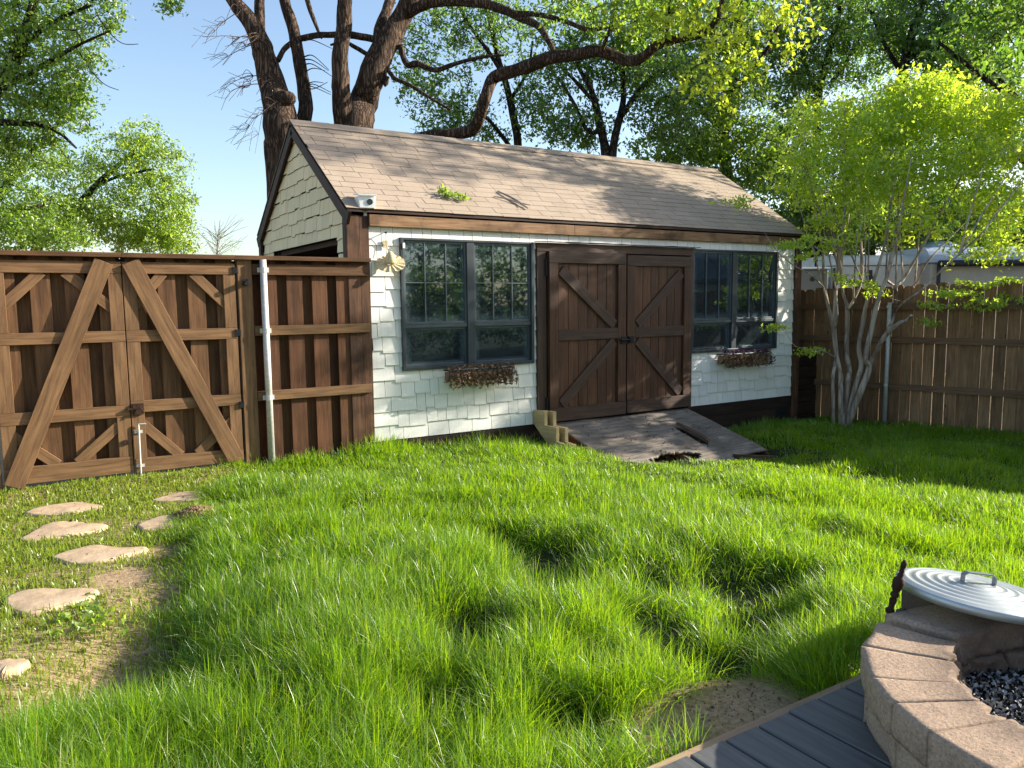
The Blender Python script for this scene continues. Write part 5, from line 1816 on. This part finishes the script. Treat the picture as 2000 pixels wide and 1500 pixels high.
# trees across the yard, seen only as reflections in the shed windows
shade_tree('tree standing across the yard behind the viewer, reflected in the left shed window', (5.5, -13.5, -.4), 7.5,
           [tov(-13.5, 4.0, 5.5, (2.2, 1.6, 1.6), 110), tov(-13, 6.2, 4.6, (2.0, 1.6, 1.4), 80), tov(-13.5, 2.0, 7.2, (1.6, 1.4, 1.3), 60), tov(-14, 2.2, 3.4, (1.8, 1.4, 1.4), 60), tov(-14, 1.2, 6.0, (2.6, 1.2, 1.4), 90), tov(-13, 4.5, 8, (1.6, 1.2, 1.6), 60)], .14, 20, 'leaf_dark', 'trees across the yard')
shade_tree('second tree across the yard behind the viewer, reflected beside the doors', (9.5, -16, -.4), 9,
           [tov(-16, 4.6, 9.5, (2.4, 1.8, 1.9), 110), tov(-15.5, 7.2, 9.2, (2.2, 1.6, 1.6), 70), tov(-16, 2.2, 11.5, (2.0, 1.4, 1.5), 60), tov(-15.5, 1.6, 8.0, (2.0, 1.2, 1.2), 60)], .14, 20, 'leaf_mid', 'trees across the yard')

shade_tree('added unseen hedge row behind the viewer, covering the bright horizon in the window reflections', (6, -15.5, -.4), 3.4,
           [tov(-15.5, 1.2, 1.5+k*1.9, (1.5, .9, 1.5), 70) for k in range(8)]+[tov(-15.5, 3.2, 2.5+k*2.2, (1.4, .9, 1.0), 34) for k in range(6)], .15, 20, 'leaf_dark', 'trees across the yard')  # unseen hedge, added to block the bright low sky mirrored in the panes

# house beyond the right fence, seen as a reflection
c = thing('neighbour_house', 'low grey roofed house across the yard, reflected in the right shed window', 'house', (19, -11, -.4))
hx = np.array([.5, .866, 0]); hy = np.array([.866, -.5, 0]); h0 = np.array([17.5, -12.5, -.4])
hb = lambda a, b_, z: h0+hx*a+hy*b_+np.array([0, 0, z])
m = MB().prism([hb(-6, 0, 0), hb(6, 0, 0), hb(6, 0, 2.5), hb(-6, 0, 2.5)], hy*7)
m.build('wall', 'house_wall', c)
m = MB()
m.prism([hb(-6.5, -.5, 2.45), hb(6.5, -.5, 2.45), hb(6.5, 3.5, 4.4), hb(-6.5, 3.5, 4.4)], (0, 0, .12))
m.prism([hb(-6.5, 7.5, 2.45), hb(-6.5, 3.5, 4.4), hb(6.5, 3.5, 4.4), hb(6.5, 7.5, 2.45)], (0, 0, .12))
m.build('roof', 'house_roof', c)
for a in (-4, -1, 3):
    f = MB().prism([hb(a, -.04, .9), hb(a+1.4, -.04, .9), hb(a+1.4, -.04, 2.0), hb(a, -.04, 2.0)], hy*.05).build('window', 'trailer_white', c)
    MB().prism([hb(a+.08, -.06, .98), hb(a+1.32, -.06, .98), hb(a+1.32, -.06, 1.92), hb(a+.08, -.06, 1.92)], hy*.02).build('pane', 'black_glass', f)

# campers behind the picket fence
cu = np.array([.847, -.531, 0]); cv = np.array([.531, .847, 0])


def camper(label, px0, px1, depth, ztop, wallm, roofm, zw, group='campers parked behind the picket fence'):
    a = P(px0, 590, depth); b_ = P(px1, 590, depth)
    a[2] = b_[2] = 0
    L = np.dot(b_-a, cu)
    c = thing('camper_trailer', label, 'camper', (a[0]+cu[0]*L/2, a[1]+cu[1]*L/2, -.5), group)
    q = lambda u, v, z: a+cu*u+cv*v+np.array([0, 0, z])
    pr = [(0, -.1), (0, zw), (2.3, zw), (2.3, -.1)]
    MB().prism([q(0, v, z) for v, z in pr], cu*L).build('body', wallm, c, bevel=.04)
    rp = [(-.03, zw+.005)]
    for k in range(7):
        t = k/6*math.pi/2
        rp.append((-.03+.35*(1-math.cos(t)), zw+.005+(ztop-zw)*math.sin(t)))
    rp += [(1.98-.0, ztop), (2.33, zw+.005)]
    MB().prism([q(-.04, v, z) for v, z in rp], cu*(L+.08)).build('roof', roofm, c, smooth=False)
    return c, q, L


c, q, L = camper('white camper with rounded bluish roof and dark rolled awning behind the picket fence', 1815, 2260, 15.5, 2.44, 'trailer_beige', 'trailer_roof', 2.12)
MB().tube([q(.1, -.12, 2.10), q(L-.1, -.12, 2.10)], .065, 12).build('awning', 'trailer_dark', c, smooth=True)
m = MB()
m.obox(q(.12, -.08, 1.3), cv*.02, cu*.03, np.array([0, 0, .8])); m.build('awning_arm', 'trailer_dark', c)
MB().lathe([(.4, 0), (.36, .1), (.2, .17), (.02, .19)], q(.75, 1.1, 2.442), (0, 0, 1), 20).build('roof_vent', 'trailer_roof', c, smooth=True)
c, q, L = camper('pale camper with a dark swoosh on its wall left of the awning camper', 1622, 1806, 15.9, 2.32, 'trailer_white', 'trailer_white', 2.10)
sw = []
for k in range(9):
    t = k/8
    sw.append(q(.68+.55*t**1.6, -.012, 2.02-.75*t))
sw2 = [p+cu*.16*(1-k/9)-np.array([0, 0, .02]) for k, p in enumerate(sw)]
m = MB()
for k in range(8):
    m.prism([sw[k], sw2[k], sw2[k+1], sw[k+1]], -cv*.008)
m.build('swoosh', 'trailer_dark', c)
MB().obox(q(.05, -.02, 1.5), cv*.015, cu*.02, np.array([0, 0, .55])).build('trim', 'trailer_dark', c)
c, q, L = camper('low grey box trailer with a small round vent next to the shed corner', 1556, 1618, 15.2, 2.06, 'vehicle_grey', 'vehicle_grey', 2.0)
MB().lathe([(.05, 0), (.05, .01), (.03, .012)], q(.30, -.01, 1.82), -cv, 16).build('vent', 'trailer_dark', c)

# chips and dry leaves on the bare patch beside the deck
n = 260
x = -.86+rng.normal(0, .22, n); y = np.minimum(-5.47+rng.normal(0, .10, n), -5.70+.02+.0*x)
y = np.where(y > -5.69, y, -5.60)
y = -5.47+rng.normal(0, .09, n)
ok = (y > -5.69)
x, y = x[ok], y[ok]
o = leaves(np.stack([x, y, ground(x, y)+.005], -1), .002, 1, .014, 'leaf_litter', 'dry_leaves', None, aspect=.5)
tag(o, 'dry leaf bits and chips on the bare soil beside the deck', 'leaf litter', kind='stuff')
n = 150
x = rng.uniform(-3.6, -1.9, n); y = rng.uniform(-4.6, -.3, n)
o = leaves(np.stack([x, y, ground(x, y)+.02], -1), .004, 1, .03, 'leaf_litter', 'dry_leaves', None, aspect=.5)
tag(o, 'scattered dry leaves over the stepping stone path', 'leaf litter', kind='stuff')
